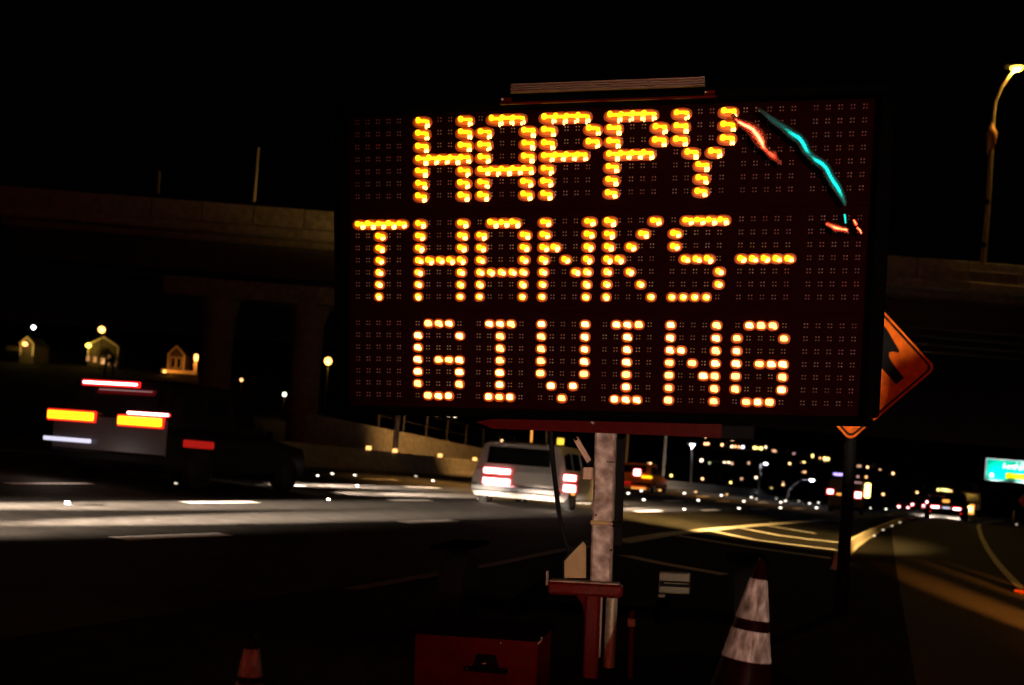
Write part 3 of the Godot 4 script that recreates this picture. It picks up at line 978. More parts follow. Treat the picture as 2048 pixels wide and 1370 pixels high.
func make_left_houses() -> void:
	var d := 250.0
	var k := d / F
	var h3 := gable("gabled house with two dark windows and a lit balcony line, left of the overpass column", 351, 690, 740, 34, d, true)
	var b := at(362, 745, d) - h3.position
	part("balcony", bx(Vector3(70 * k, 0.9, 1.6), 0.05, b + Vector3(0, 0, 0.9), Transform3D()), M.trim, h3)
	var cpost := at(393, 728, d) - h3.position
	part("lit_post", bx(Vector3(0.9, 5.0, 0.5), 0.1, cpost + Vector3(0, 0, 0.6)), M.trim, h3)
	part("under_wall", bx(Vector3(3.0, 1.6, 1.0), 0.05, at(340, 757, d) - h3.position + Vector3(0, 0, 0.2)), M.wall_house, h3)
	part("porch_lamp", bx(Vector3(0.9, 1.5, 0.4), 0.2, at(395, 716, d) - h3.position + Vector3(0, 0, 1.1)), M.bulb_na, h3)
	omni(h3, at(388, 722, d - 3.0), 8.0, HPS, 0.2)
	omni(h3, at(340, 744, d - 4.0), 7.0, HPS, 0.2)
	part("balcony_lamp", bx(Vector3(0.6, 0.5, 0.3), 0.1, at(329, 743, d - 2.0) - h3.position), M.bulb_na, h3)
	var h1 := gable("small gabled house with a bright lamp on its gable at the left edge", 53, 672, 710, 28, d, false)
	part("side_wing", bx(Vector3(26 * k, 1.2, 4), 0.05, at(27, 697, d) - h1.position + Vector3(0, 0, -1.5)), M.wall_house, h1)
	var lb := part("gable_lamp", lathe([Vector2(0, -0.55), Vector2(0.5, -0.3), Vector2(0.6, 0), Vector2(0.5, 0.35), Vector2(0, 0.55)], 12), M.bulb_na, h1, Transform3D(Basis(), at(50, 688, d - 1.2) - h1.position))
	omni(h1, at(50, 692, d - 4.5), 9.0, Color(1, 0.85, 0.4), 0.2)
	var h2 := gable("gabled house half hidden by a palm, with a bright yellow lamp and small lit windows", 205, 672, 722, 62, d + 6, false)
	for q in [[176, 717, 6, 10, 0], [190, 719, 6, 12, 0], [205, 722, 8, 12, 1], [219, 714, 6, 7, 0], [219, 728, 5, 6, 1], [229, 730, 5, 5, 0], [219, 741, 4, 4, 0]]:
		part("window", bx(Vector3(q[2] * k, q[3] * k, 0.2), 0.03, at(q[0], q[1], d + 5.7) - h2.position), M.w_house_lit if q[4] == 1 else M.w_house_dim, h2)
	part("yard_lamp", lathe([Vector2(0, -0.6), Vector2(0.5, -0.35), Vector2(0.7, 0), Vector2(0.5, 0.4), Vector2(0, 0.6)], 12), M.bulb_gold, h2, Transform3D(Basis(), at(177, 691, d + 4) - h2.position))
	omni(h2, at(180, 694, d + 1.5), 9.0, Color(1, 0.85, 0.35), 0.2)
	# street lamps among them
	for q in [[204.5, 659.5, 725, d - 6, 2.3, "bulb_na", "orange street lamp glowing over the palm and the houses", 10.0], [657, 722.5, 790, 150.0, 1.6, "bulb_na", "orange street lamp beyond the overpass, left of the message sign", 20.0], [68, 655, 690, 300.0, 1.6, "bulb_white", "small white lamp high above the leftmost gabled house", 4.0], [570, 789, 805, 160.0, 0.9, "bulb_pale", "small pale green lamp low between the overpass columns", 4.0], [484, 760, 780, 160.0, 0.7, "w_orange", "dim orange lamp right of the left overpass column", 1.0]]:
		var dd: float = q[3]
		var p := at(q[0], q[1], dd)
		var t := thing("street_lamp", q[6], "street lamp")
		var foot := at(q[0] - 4, q[2], dd)
		foot.y = minf(foot.y, land(foot.x, foot.z))
		part("pole", tb([foot, p + Vector3(0, 0.2, 0)], [0.12, 0.09], 8), M.black, t)
		var r: float = q[4] * 0.36
		part("lamp_globe", lathe([Vector2(0, -r), Vector2(r * 0.7, -r * 0.7), Vector2(r, 0), Vector2(r * 0.7, r * 0.7), Vector2(0, r)], 12), M[q[5]], t, Transform3D(Basis(), p + Vector3(0, 0, 0.3)))
		omni(t, p + Vector3(0, -r - 0.3, 0.8), q[7], SODIUM, 0.2)
	# two palms in front of the middle house
	for q in [[213, 700, 752, 226.0, "dark palm in front of the houses at the left, below the orange street lamp", 3], [228, 712, 752, 228.0, "shorter dark palm at the right side of the middle house", 5]]:
		var dd: float = q[3]
		var c := at(q[0], q[1], dd)
		var foot := at(q[0] - 4, q[2], dd)
		foot.y = minf(foot.y, land(foot.x, foot.z))
		var t := thing("palm_tree", q[4], "palm tree")
		part("trunk", tb([foot, foot.lerp(c, 0.5) + Vector3(0.1, 0, 0), c], [0.3, 0.24, 0.2], 8), M.bark, t)
		var s := st0()
		rng.seed = q[5]
		for f in 26:
			var az := TAU * f / 26 + rng.randf() * 0.3
			var el := rng.randf_range(-0.5, 1.1)
			var dir := Vector3(cos(az) * cos(el), sin(el), sin(az) * cos(el))
			var prev := c
			var pw := 0.28
			for j in 5:
				var nx := c + dir * (j + 1) * 0.5 - Vector3(0, 0.075 * (j + 1) * (j + 1), 0)
				var side := dir.cross(Vector3.UP).normalized()
				var nw := 0.28 * (1.0 - (j + 1) / 5.5)
				for lf in 3:
					var a := prev.lerp(nx, lf / 3.0)
					for sg in [-1.0, 1.0]:
						tri(s, a, a + (nx - prev) * 0.25, a + side * sg * (pw + 0.35) + dir * 0.2 - Vector3(0, 0.2, 0))
				prev = nx
				pw = nw
		part("crown", done(s), M.leaf, t)

# ---------------------------------------------------------------- the message sign
const FONT := {
	"H": "10001 10001 10001 11111 10001 10001 10001", "A": "01110 10001 10001 10001 11111 10001 10001", "P": "11110 10001 10001 11110 10000 10000 10000",
	"Y": "10001 10001 10001 01010 00100 00100 00100", "T": "11111 00100 00100 00100 00100 00100 00100", "N": "10001 10001 11001 10101 10011 10001 10001",
	"K": "10001 10010 10100 11000 10100 10010 10001", "S": "01111 10000 10000 01110 00001 00001 11110", "-": "00000 00000 00000 11111 00000 00000 00000",
	"G": "01110 10001 10000 10111 10001 10001 01110", "I": "01110 00100 00100 00100 00100 00100 01110", "V": "10001 10001 10001 10001 10001 01010 00100",
	" ": "00000 00000 00000 00000 00000 00000 00000",
}
const LINES := [" HAPPY  ", "THANKS- ", " GIVING "]
const LH := 0.0666
const LP := 0.3875
const LV := 0.0743
const LL := 0.6088

func lit_mesh(row: int, v: int) -> ArrayMesh:
	var r := RandomNumberGenerator.new()
	r.seed = row * 7 + v
	var q := 0.0
	if row < 7:
		q = lerpf(1.0, 0.72, row / 6.0)
	elif row < 14:
		q = lerpf(0.62, 0.12, (row - 7) / 6.0)
	var m := ArrayMesh.new()
	var s := st0()
	var j := func(a): return r.randf_range(-a, a)
	if q > 0.05:
		bead(s, Vector3(j.call(0.002), j.call(0.002), 0.002), 0.0165 + j.call(0.0015), 0.0165 + j.call(0.0015), 0.014, 14, 0.9)
		bead(s, Vector3(0.030 * q, -0.004 * q + j.call(0.002), 0.001), 0.018 + 0.012 * q, 0.0085 + j.call(0.002), 0.012)
		bead(s, Vector3(0.056 * q, -0.008 + j.call(0.003), 0.001), 0.014 + j.call(0.002), 0.0125 + j.call(0.003), 0.013)
		s.generate_normals()
		s.commit(m)
		m.surface_set_material(0, (M.led_mid if v % 2 else M.led_mid_low) if row > 10 else (M.led_yellow if v % 2 else M.led_yellow_low))
		var g := st0()  # ghost image of the lamp, painted as offset glowing beads
		var gx := 0.058 * q
		var gy := -0.034 * q - 0.002
		bead(g, Vector3(gx - 0.006 * q, gy + j.call(0.004), 0.004), 0.0065 + 0.008 * (1 - q), 0.0125 + j.call(0.004), 0.014, 10)
		bead(g, Vector3(gx + 0.009 * q, gy + 0.002 + j.call(0.004), 0.004), 0.0065 + 0.008 * (1 - q), 0.0115 + j.call(0.004), 0.014, 10)
		g.generate_normals()
		g.commit(m)
		m.surface_set_material(1, M.led_ghost)
	else:
		bead(s, Vector3(j.call(0.001), j.call(0.001), 0.002), 0.0205 + j.call(0.0025), 0.0160 + j.call(0.0020), 0.016, 14, 0.6)
		bead(s, Vector3(0.012 + j.call(0.004), -0.008 + j.call(0.004), 0.002), 0.0115, 0.0100 + j.call(0.002), 0.013, 10, 0.8)
		s.generate_normals()
		s.commit(m)
		m.surface_set_material(0, M.led_white if v % 2 else M.led_white_low)
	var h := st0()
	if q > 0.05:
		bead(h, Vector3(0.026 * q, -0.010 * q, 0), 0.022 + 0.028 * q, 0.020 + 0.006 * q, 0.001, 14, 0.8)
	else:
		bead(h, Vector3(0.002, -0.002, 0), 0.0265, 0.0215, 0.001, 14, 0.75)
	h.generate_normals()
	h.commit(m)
	m.surface_set_material(m.get_surface_count() - 1, M.led_inner_halo)
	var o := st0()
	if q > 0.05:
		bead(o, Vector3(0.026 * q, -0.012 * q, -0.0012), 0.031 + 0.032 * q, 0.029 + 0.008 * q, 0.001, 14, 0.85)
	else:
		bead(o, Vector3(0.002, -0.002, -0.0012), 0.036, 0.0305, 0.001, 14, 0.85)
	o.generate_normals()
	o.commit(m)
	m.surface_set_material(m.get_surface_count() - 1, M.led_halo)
	return m

func make_message_sign() -> void:
	M.led_yellow = glow(2.9, 1.85, 0.02)
	M.led_yellow_low = glow(2.4, 1.35, 0.012)
	M.led_mid_low = glow(2.7, 1.5, 0.04)
	M.led_white_low = glow(4.0, 2.8, 0.5)
	M.led_mid = glow(3.4, 2.1, 0.08)
	M.led_ghost = glow(4.5, 2.9, 0.7)
	M.led_white = glow(5.0, 3.8, 0.85)
	M.led_inner_halo = glow(0.48, 0.10, 0.003)  # bloom round each lit lamp, painted as a glowing disc
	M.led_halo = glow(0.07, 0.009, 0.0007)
	var yaw := Basis(Vector3.UP, -0.17875)
	var PX := Transform3D(yaw * Basis(Vector3.RIGHT, 0.12384) * Basis(Vector3.BACK, 0.04374), Vector3(0.39274, EYE + 1.30587, -5.91466))
	var root_xf := Transform3D(yaw * Basis(Vector3.BACK, 0.04374), Vector3(0.52, land(0.5, -6), -6.05))
	var t := thing("message_sign", "trailer mounted message sign with amber lamps reading HAPPY THANKS-GIVING", "message sign", root_xf)
	var inv := root_xf.affine_inverse()
	var D := inv * PX
	# cabinet
	var cab := st0()
	box(cab, Vector3(0.0, -0.015, -0.13), Vector3(3.12, 1.80, 0.16), 0.012)
	var disp := part("display_panel", done(cab), M.board, t, D)
	for q in [[Vector3(0.0, 0.90, -0.08), Vector3(3.21, 0.05, 0.30)], [Vector3(0.0, -0.93, -0.08), Vector3(3.21, 0.05, 0.30)], [Vector3(-1.58, -0.015, -0.08), Vector3(0.05, 1.776, 0.298)], [Vector3(1.595, -0.015, -0.08), Vector3(0.08, 1.776, 0.298)]]:
		part("frame_bar", bx(q[1], 0.012, q[0]), M.void_black, disp)
	# shallow ribs between the rows of lamp modules
	for i in 2:
		part("module_rib", bx(Vector3(3.1, 0.03, 0.012), 0.003, Vector3(0.0, (0.5 - i) * LL, -0.044)), M.board, disp)
	var lit := {}
	var off_mesh := st0()
	for k in 4:
		bead(off_mesh, Vector3((k % 2 - 0.5) * 0.0165, (k / 2 - 0.5) * 0.0185, 0), 0.0042, 0.0042, 0.008, 6, 1.0)
	var off_done := done(off_mesh)
	var unlit := []
	for line in 3:
		for ch in 8:
			var rows: PackedStringArray = FONT[LINES[line][ch]].split(" ")
			for ro in 7:
				for co in 5:
					var p := Vector3((ch - 3.5) * LP + (co - 2) * LH, -((line - 1) * LL + (ro - 3) * LV), -0.048)
					if rows[ro][co] == "1":
						var row: int = line * 7 + ro
						var key := row * 4 + rng.randi() % 4
						if not lit.has(key):
							lit[key] = lit_mesh(row, key % 4)
						part("lamp_cluster", lit[key], null, disp, Transform3D(Basis(), p))
					else:
						unlit.append(p)
	# the unlit clusters: the nearest 280 one by one, the others as one
	unlit.sort_custom(func(a, b): return a.x - a.y * 0.35 > b.x - b.y * 0.35)
	var rest := st0()
	for i in unlit.size():
		if i < 280:
			part("unlit_lamp_cluster", off_done, M.dim_led, disp, Transform3D(Basis(), unlit[i]))
		else:
			rest.append_from(off_done, 0, Transform3D(Basis(), unlit[i]))
	var ro := MeshInstance3D.new()
	ro.name = "unlit_lamp_clusters"
	ro.mesh = rest.commit()
	ro.material_override = M.dim_led
	ro.set_meta("kind", "stuff")
	disp.add_child(ro, true)
	# rail under the cabinet, in the plane of the cabinet
	part("lower_rail", pr([Vector2(-0.70, -0.985), Vector2(-0.60, -0.962), Vector2(0.765, -0.962), Vector2(0.765, -1.042), Vector2(-0.60, -1.022)], -0.20, 0.05), M.red, disp)
	part("rail_bracket", bx(Vector3(0.26, 0.09, 0.16), 0.01, Vector3(0.83, -1.012, -0.10)), M.black, disp)
	part("rail_bolt", lathe([Vector2(0.0, 0.012), Vector2(0.006, 0.012), Vector2(0.013, 0.008), Vector2(0.013, 0), Vector2(0, 0)], 10), M.bolt, disp, Transform3D(Basis(Vector3.RIGHT, PI / 2), Vector3(0.008, -0.972, 0.056)))
	# the flat solar panel on top, seen edge on, with its ribbed frame
	var solar := part("solar_panel", bx(Vector3(1.11, 0.045, 0.8), 0.004, Vector3(0.052, 0.950, -0.28)), M.black, disp)
	for i in 4:
		part("frame_rib", bx(Vector3(1.10, 0.0105, 0.03), 0.002, Vector3(0.052, 0.9285 + i * 0.0130, 0.135)), M.alu, solar)
	part("solar_beam", bx(Vector3(1.24, 0.012, 0.02), 0.003, Vector3(0.05, 0.880, 0.083)), M.red, disp)
	for x in [-0.53, 0.63]:
		part("solar_foot", bx(Vector3(0.06, 0.02, 0.04), 0.004, Vector3(x, 0.898, 0.092)), M.red, disp)
		part("foot_bolt", lathe([Vector2(0, 0.01), Vector2(0.007, 0.008), Vector2(0.007, 0), Vector2(0, 0)], 8), M.bolt, disp, Transform3D(Basis(Vector3.RIGHT, PI / 2), Vector3(x - 0.02, 0.898, 0.112)))
	# clear cover, buckled at the upper right corner
	var gl := root_xf * D
	var cov := st0()
	box(cov, Vector3(0.0, -0.015, 0.045), Vector3(3.10, 1.77, 0.001))
	var cover := part("clear_cover", done(cov), M.cover, disp)
	var lamps := signal_places(gl)
	var cam := Vector3(0, EYE, 0)
	for f in [
		[[[1516, 215, 3, 2.4], [1530, 227, 5, 1.7], [1545, 240, 7, 1.4], [1566, 254, 9, 1.2], [1583, 267, 12, 0.6], [1597, 275, 12, 0.1], [1606, 286, 12, 0.0], [1613, 300, 12, 0.5], [1622, 312, 10, 1.2], [1632, 320, 11, 0.3], [1645, 328, 12, 0.1], [1653, 337, 11, 0.2], [1660, 351, 11, 0.4], [1668, 365, 12, 0.0], [1676, 376, 11, 0.1], [1682, 388, 10, 0.7], [1688, 401, 7, 1.3], [1691, 412, 3, 1.8]], 0],
		[[[1689, 428, 4, 0.6], [1690.5, 436, 4, 0.1], [1691, 447, 3.5, 0.4]], 0],
		[[[1464, 228, 4, 2.0], [1472, 240, 6, 1.0], [1481, 246, 9, 0.1], [1494, 252, 12, 0.0], [1506, 259, 15, 0.2], [1515, 271, 17, 0.1], [1523, 284, 15, 0.0], [1526, 293, 9, 0.5], [1534, 302, 6, 1.0], [1545, 310, 12, 0.8], [1552, 318, 6, 1.6], [1563, 328, 3, 2.0]], 1],
		[[[1652, 446, 4, 1.2], [1664, 452, 7, 0.6], [1672, 456, 10, 0.0], [1682, 458, 7, 0.4], [1692, 459, 7, 0.1], [1695, 463, 4, 0.7]], 2],
		[[[1707, 439, 4, 0.6], [1711, 446, 5, 0.1], [1713, 451, 3, 1.0]], 2],
		[[[1714, 455, 4, 0.5], [1720, 460, 4, 0.1], [1723, 468, 3, 0.5]], 2],
	]:
		var lamp: Vector3 = lamps[f[1]]
		for layer in 1:
			var s := SurfaceTool.new()
			s.begin(Mesh.PRIMITIVE_TRIANGLES)
			var prev := []
			for i in f[0].size():
				var q: Array = f[0][i]
				var lift := 0.0475
				var c := on_plane(gl, q[0], q[1], lift)
				var qa: Array = f[0][maxi(i - 1, 0)]
				var qb: Array = f[0][mini(i + 1, f[0].size() - 1)]
				var al := on_plane(gl, qb[0], qb[1], lift) - on_plane(gl, qa[0], qa[1], lift)
				var ac := al.normalized().cross(Vector3.BACK).normalized()
				var gp := gl * c
				var nw := ((cam - gp).normalized() + (lamp - gp).normalized()).normalized()
				var nl := gl.basis.inverse() * nw
				var hw: float = q[2] * 0.5 * 0.0031 * 1.6
				var bend := 0.015
				var offs: float = q[3] * 0.0065
				nl = (nl + al.normalized() * offs).normalized()
				var row := []
				for e in 5:
					var x := (e - 2) / 2.0
					row.append([c + ac * hw * x + Vector3(0, 0, -0.001 * x * x), (nl + ac * bend * x).normalized()])
				if prev:
					for e in 4:
						for v in [prev[e], row[e], row[e + 1], prev[e], row[e + 1], prev[e + 1]]:
							s.set_normal(v[1])
							s.add_vertex(v[0])
				prev = row
			part("cover_crease", s.commit(), M.crease if layer == 0 else M.crease_soft, disp)
	# mast and what hangs on it, in the trailer's own frame
	var P := func(px, py, w = 0.0): return on_plane(root_xf, px, py, w)
	var ma: Vector3 = P.call(1208, 857, 0.0)
	var mb: Vector3 = P.call(1203, 1175, 0.0)
	var mw := 0.128
	var mast := part("mast", bx(Vector3(mw, ma.y - mb.y, 0.128), 0.012), M.steel, t, Transform3D(Basis(), Vector3((ma.x + mb.x) / 2, (ma.y + mb.y) / 2, -0.064)))
	part("mast_edge_shadow_plate", bx(Vector3(0.05, ma.y - mb.y - 0.3, 0.02), 0.004, Vector3((ma.x + mb.x) / 2 + 0.09, (ma.y + mb.y) / 2 + 0.1, -0.118)), M.black, t).name = "mast_shade_strip"  # black strip painting the shade on the mast's right side
	for q in [[1223, 877], [1192, 1030], [1222, 1100]]:
		part("mast_bolt", lathe([Vector2(0, 0.008), Vector2(0.009, 0.006), Vector2(0.009, 0), Vector2(0, 0)], 8), M.bolt, mast, Transform3D(Basis(Vector3.RIGHT, PI / 2), P.call(q[0], q[1], 0.002) - mast.position))
	part("weld_seam", bx(Vector3(0.05, 0.006, 0.003), 0.001, P.call(1221, 924, 0.002) - mast.position), M.black, mast)
	part("pivot_head", bx(Vector3(0.5, 0.1, 0.2), 0.02, Vector3(ma.x, P.call(1208, 845).y, -0.2)), M.black, t)
	# cable
	var cp := []
	for q in [[1100, 850], [1104, 905], [1110, 960], [1117, 1020], [1127, 1070], [1138, 1102]]:
		cp.append(P.call(q[0], q[1], 0.02))
	part("cable", tb(cp, [0.016, 0.016, 0.015, 0.015, 0.014], 8), M.rubber, t)
	# lever and its box
	var la: Vector3 = P.call(1152, 878, 0.03)
	var lb: Vector3 = P.call(1177, 921, 0.03)
	var dirv := (lb - la).normalized()
	var lx := Transform3D(Basis(dirv.cross(Vector3.BACK).normalized(), -dirv, Vector3.BACK), (la + lb) / 2)
	var lever := part("lever", bx(Vector3(0.034, la.distance_to(lb) + 0.02, 0.012), 0.004), M.lever, t, lx)
	part("lever_pin", lathe([Vector2(0, 0.008), Vector2(0.011, 0.006), Vector2(0.011, 0), Vector2(0, 0)], 10), M.black, lever, Transform3D(Basis(Vector3.RIGHT, PI / 2), Vector3(0, la.distance_to(lb) / 2, 0.008)))
	part("lever_link", tb([P.call(1176, 932, 0.03), P.call(1186, 918, 0.02)], [0.014], 8), M.black, t)
	var bc: Vector3 = P.call(1176, 947, 0.03)
	part("lever_box", bx(Vector3(0.06, 0.075, 0.05), 0.006, bc), M.lever, t)
	# strap clamp
	var sc: Vector3 = P.call(1206, 1046, 0.0)
	part("strap_clamp", bx(Vector3(0.155, 0.028, 0.16), 0.006, sc + Vector3(0, 0, -0.062)), M.brass, t)
	part("clamp_bolt", tb([sc + Vector3(0.06, -0.002, 0.03), sc + Vector3(0.11, -0.004, 0.03)], [0.018, 0.018], 8), M.black, t)
	part("clamp_nut", tb([sc + Vector3(0.045, -0.002, 0.03), sc + Vector3(0.06, -0.002, 0.03)], [0.014], 6), M.bolt, t)
	# gusset plate left of the mast foot
	var gp2 := []
	var gq := []
	for q in [[1129, 1156], [1129, 1122], [1166, 1083], [1172, 1090], [1172, 1156]]:
		var v: Vector3 = P.call(q[0], q[1], 0.03)
		gp2.append(Vector2(v.x, v.y))
	for q in [[1125, 1157], [1125, 1119], [1163, 1078], [1182, 1078], [1182, 1084], [1166, 1083], [1129, 1122], [1129, 1157]]:
		var v: Vector3 = P.call(q[0], q[1], 0.03)
		gq.append(Vector2(v.x, v.y))
	var gus := part("gusset_plate", pr(gp2, 0.022, 0.034), M.brass, t)
	part("gusset_flange", pr(gq, 0.0, 0.052), M.black, gus)
	# T head and post
	var h0: Vector3 = P.call(1098, 1176, 0.06)
	var h1: Vector3 = P.call(1246, 1179, 0.06)
	var hc := (h0 + h1) / 2
	var cross := part("cross_beam", bx(Vector3(h1.x - h0.x, 0.075, 0.12), 0.014, hc), M.red_gloss, t)
	part("beam_top_plate", bx(Vector3(h1.x - h0.x - 0.03, 0.008, 0.13), 0.002, hc + Vector3(-0.01, 0.042, -0.005)), M.steel, cross)
	part("beam_hook", pr([Vector2(0, 0), Vector2(0.012, 0), Vector2(0.012, 0.085), Vector2(0, 0.085)], -0.02, 0.02, Transform3D(Basis(), Vector3(h0.x - 0.018, hc.y + 0.01, h0.z))), M.steel, cross)
	var p0: Vector3 = P.call(1186, 1186, 0.07)
	var p1: Vector3 = P.call(1182, 1400, 0.07)
	var post := part("post", bx(Vector3(0.088, p0.y + 0.02, 0.088), 0.012, Vector3(p0.x, p0.y / 2 - 0.01, 0.05)), M.red_gloss, t)
	part("post_bracket", pr([Vector2(-0.17, 0), Vector2(-0.045, 0), Vector2(-0.045, -0.18), Vector2(-0.06, -0.10), Vector2(-0.10, -0.04)], -0.01, 0.01, Transform3D(Basis(), Vector3(p0.x, p0.y + 0.02, 0.05))), M.red, post)
	var r0: Vector3 = P.call(1224, 1195, -0.02)
	part("steel_tube", tb([r0, Vector3(r0.x - 0.005, r0.y - 0.42, r0.z)], [0.036, 0.036], 16), M.galv, t)
	var q0: Vector3 = P.call(1203, 1195, 0.02)
	part("thin_rod", tb([q0, Vector3(q0.x, q0.y - 0.36, q0.z)], [0.008, 0.008], 8), M.galv, t)
	# right hand bits: lamp box, red stem
	var bx0: Vector3 = P.call(1349, 1165, -0.25)
	var lbx := part("junction_box", bx(Vector3(0.19, 0.13, 0.1), 0.008, bx0), M.khaki, t)
	part("box_band", bx(Vector3(0.192, 0.035, 0.02), 0.002, bx0 + Vector3(0.006, -0.005, 0.046)), M.black, lbx)
	part("box_strip", bx(Vector3(0.15, 0.008, 0.02), 0.002, bx0 + Vector3(0.012, 0.0, 0.052)), M.khaki, lbx)
	part("box_nub", bx(Vector3(0.045, 0.02, 0.05), 0.004, P.call(1323, 1191, -0.25)), M.khaki, t)
	part("red_stem", bx(Vector3(0.03, 0.42, 0.03), 0.004, P.call(1262, 1290, -0.1)), M.red, t)
	part("stem_collar", bx(Vector3(0.05, 0.05, 0.05), 0.008, P.call(1263, 1245, -0.1)), M.galv, t)
	# trailer chassis
	part("chassis_rail", bx(Vector3(0.08, 0.10, 1.6), 0.01, Vector3(-0.45, 0.36, -0.9)), M.void_black, t)
	part("chassis_rail", bx(Vector3(0.08, 0.10, 1.6), 0.01, Vector3(0.45, 0.36, -0.9)), M.void_black, t)
	part("axle", bx(Vector3(1.9, 0.07, 0.07), 0.01, Vector3(0, 0.28, -0.9)), M.void_black, t)
	for sg in [-1.0, 1.0]:
		var w := part("wheel", lathe([Vector2(0.0, -0.08), Vector2(0.2, -0.09), Vector2(0.3, -0.09), Vector2(0.32, -0.05), Vector2(0.32, 0.05), Vector2(0.3, 0.09), Vector2(0.2, 0.09), Vector2(0, 0.08)], 28, -1), M.rubber, t, Transform3D(Basis(Vector3.BACK, PI / 2), Vector3(sg * 1.0, 0.32, -0.9)))
		part("fender", bx(Vector3(0.26, 0.03, 0.8), 0.01, Vector3(sg * 1.0, 0.68, -0.95)), M.void_black, t)
	# red battery box in front with its latch
	var zb := 1.25
	var b0: Vector3 = P.call(830, 1264, zb)
	var b1: Vector3 = P.call(1075, 1281, zb)
	var bw := b1.x - b0.x
	var btop := (b0.y + b1.y) / 2
	var bxf := Transform3D(Basis(Vector3.BACK, (b1.y - b0.y) / bw), Vector3((b0.x + b1.x) / 2, btop, zb))
	var bb := part("battery_box", bx(Vector3(bw, 0.36, 0.5), 0.01, Vector3(0, -0.18, -0.25)), M.red_box, t, bxf)
	part("box_lid", bx(Vector3(bw + 0.03, 0.018, 0.54), 0.006, Vector3(0.0, 0.004, -0.25)), M.lid, bb)
	var bi := (root_xf * bxf)
	var lc := on_plane(bi, 973, 1322, 0.0)
	var lw := on_plane(bi, 972, 1339, 0.0)
	part("latch", pr([Vector2(-0.062, -0.03), Vector2(0.062, -0.03), Vector2(0.045, 0.032), Vector2(-0.045, 0.032)], 0.0, 0.03, Transform3D(Basis(), lc)), M.black, bb)
	part("latch_bar", bx(Vector3(0.215, 0.022, 0.024), 0.003, lw + Vector3(0, 0, 0.012)), M.black, bb)
	part("latch_pin", bx(Vector3(0.02, 0.012, 0.01), 0.003, lc + Vector3(-0.005, -0.005, 0.036)), M.bolt, bb)
	for q in [[1001, 1286, 0.007], [1083, 1276, 0.006], [934, 1338, 0.004], [1004, 1341, 0.003]]:
		part("bolt_head", lathe([Vector2(0, q[2]), Vector2(q[2] * 0.8, q[2] * 0.6), Vector2(q[2], 0), Vector2(0, -0.002)], 10), M.bolt, bb, Transform3D(Basis(Vector3.RIGHT, PI / 2), on_plane(bi, q[0], q[1], 0.026)))
	part("corner_reflector", pr([Vector2(-0.012, 0.012), Vector2(0.014, 0.012), Vector2(-0.008, -0.014)], 0.0, 0.01, Transform3D(Basis(), on_plane(bi, 1080, 1284, -0.02))), M.brass, bb)

# where the signal heads hang that mirror in the cover
func signal_places(gl: Transform3D) -> Array:
	var o := []
	var n := gl.basis.z
	for q in [[1615, 300, 26.0], [1512, 268, 26.5], [1690, 456, 25.0]]:
		var p := gl * on_plane(gl, q[0], q[1], 0.049)
		var d := (p - Vector3(0, EYE, 0)).normalized()
		o.append(p + (d - n * 2.0 * d.dot(n)) * q[2])
	return o

func make_signals() -> void:
	var yaw := Basis(Vector3.UP, -0.17875)
	var gl := Transform3D(yaw * Basis(Vector3.RIGHT, 0.12384) * Basis(Vector3.BACK, 0.04374), Vector3(0.39274, EYE + 1.30587, -5.91466))
	var pl := signal_places(gl)
	var cols := [glow(0.0, 190.0, 140.0), glow(1800.0, 110.0, 40.0), glow(1700.0, 90.0, 30.0)]
	var names := ["traffic signal with its green lamp lit, behind the camera", "traffic signal with its red lamp lit, behind the camera and higher", "traffic signal with its red lamp lit, behind the camera and lower"]
	for i in 3:
		var p: Vector3 = pl[i]
		var to := (Vector3(1.5, 1.5, -6) - p).normalized()
		var xf := Transform3D(Basis.looking_at(-to, Vector3.UP), p)
		var t := thing("traffic_signal", names[i], "traffic signal", xf)
		var on := 0 if i > 0 else 2
		var up := 0.36 * on
		part("signal_housing", bx(Vector3(0.36, 1.08, 0.2), 0.03, Vector3(0, -0.36 + up, -0.16)), M.black, t)
		for k in 3:
			var y := up - 0.36 * k
			var dx := Transform3D(Basis(Vector3.RIGHT, PI / 2), Vector3(0, y, -0.05))
			part("signal_lamp", lathe([Vector2(0, 0.03), Vector2(0.10, 0.02), Vector2(0.15, 0)], 20), cols[i] if k == on else M.glass, t, dx)
		var g := land(p.x, p.z)
		var foot := xf.affine_inverse() * Vector3(p.x, g, p.z)
		part("signal_pole", tb([Vector3(0, up - 0.9, -0.16), foot + Vector3(0, 0, -0.16)], [0.06, 0.09]), M.pole, t)

# ---------------------------------------------------------------- the other signs
func diamond(r: float, rad: float, n := 6) -> PackedVector2Array:
	var o := PackedVector2Array()
	for c in 4:
		var a := PI / 2 * c
		var ctr := Vector2(cos(a), sin(a)) * (r - rad * sqrt(2.0))
		for k in n + 1:
			var b := a - PI / 4 + PI / 2 * k / n
			o.append(ctr + Vector2(cos(b), sin(b)) * rad)
	return o

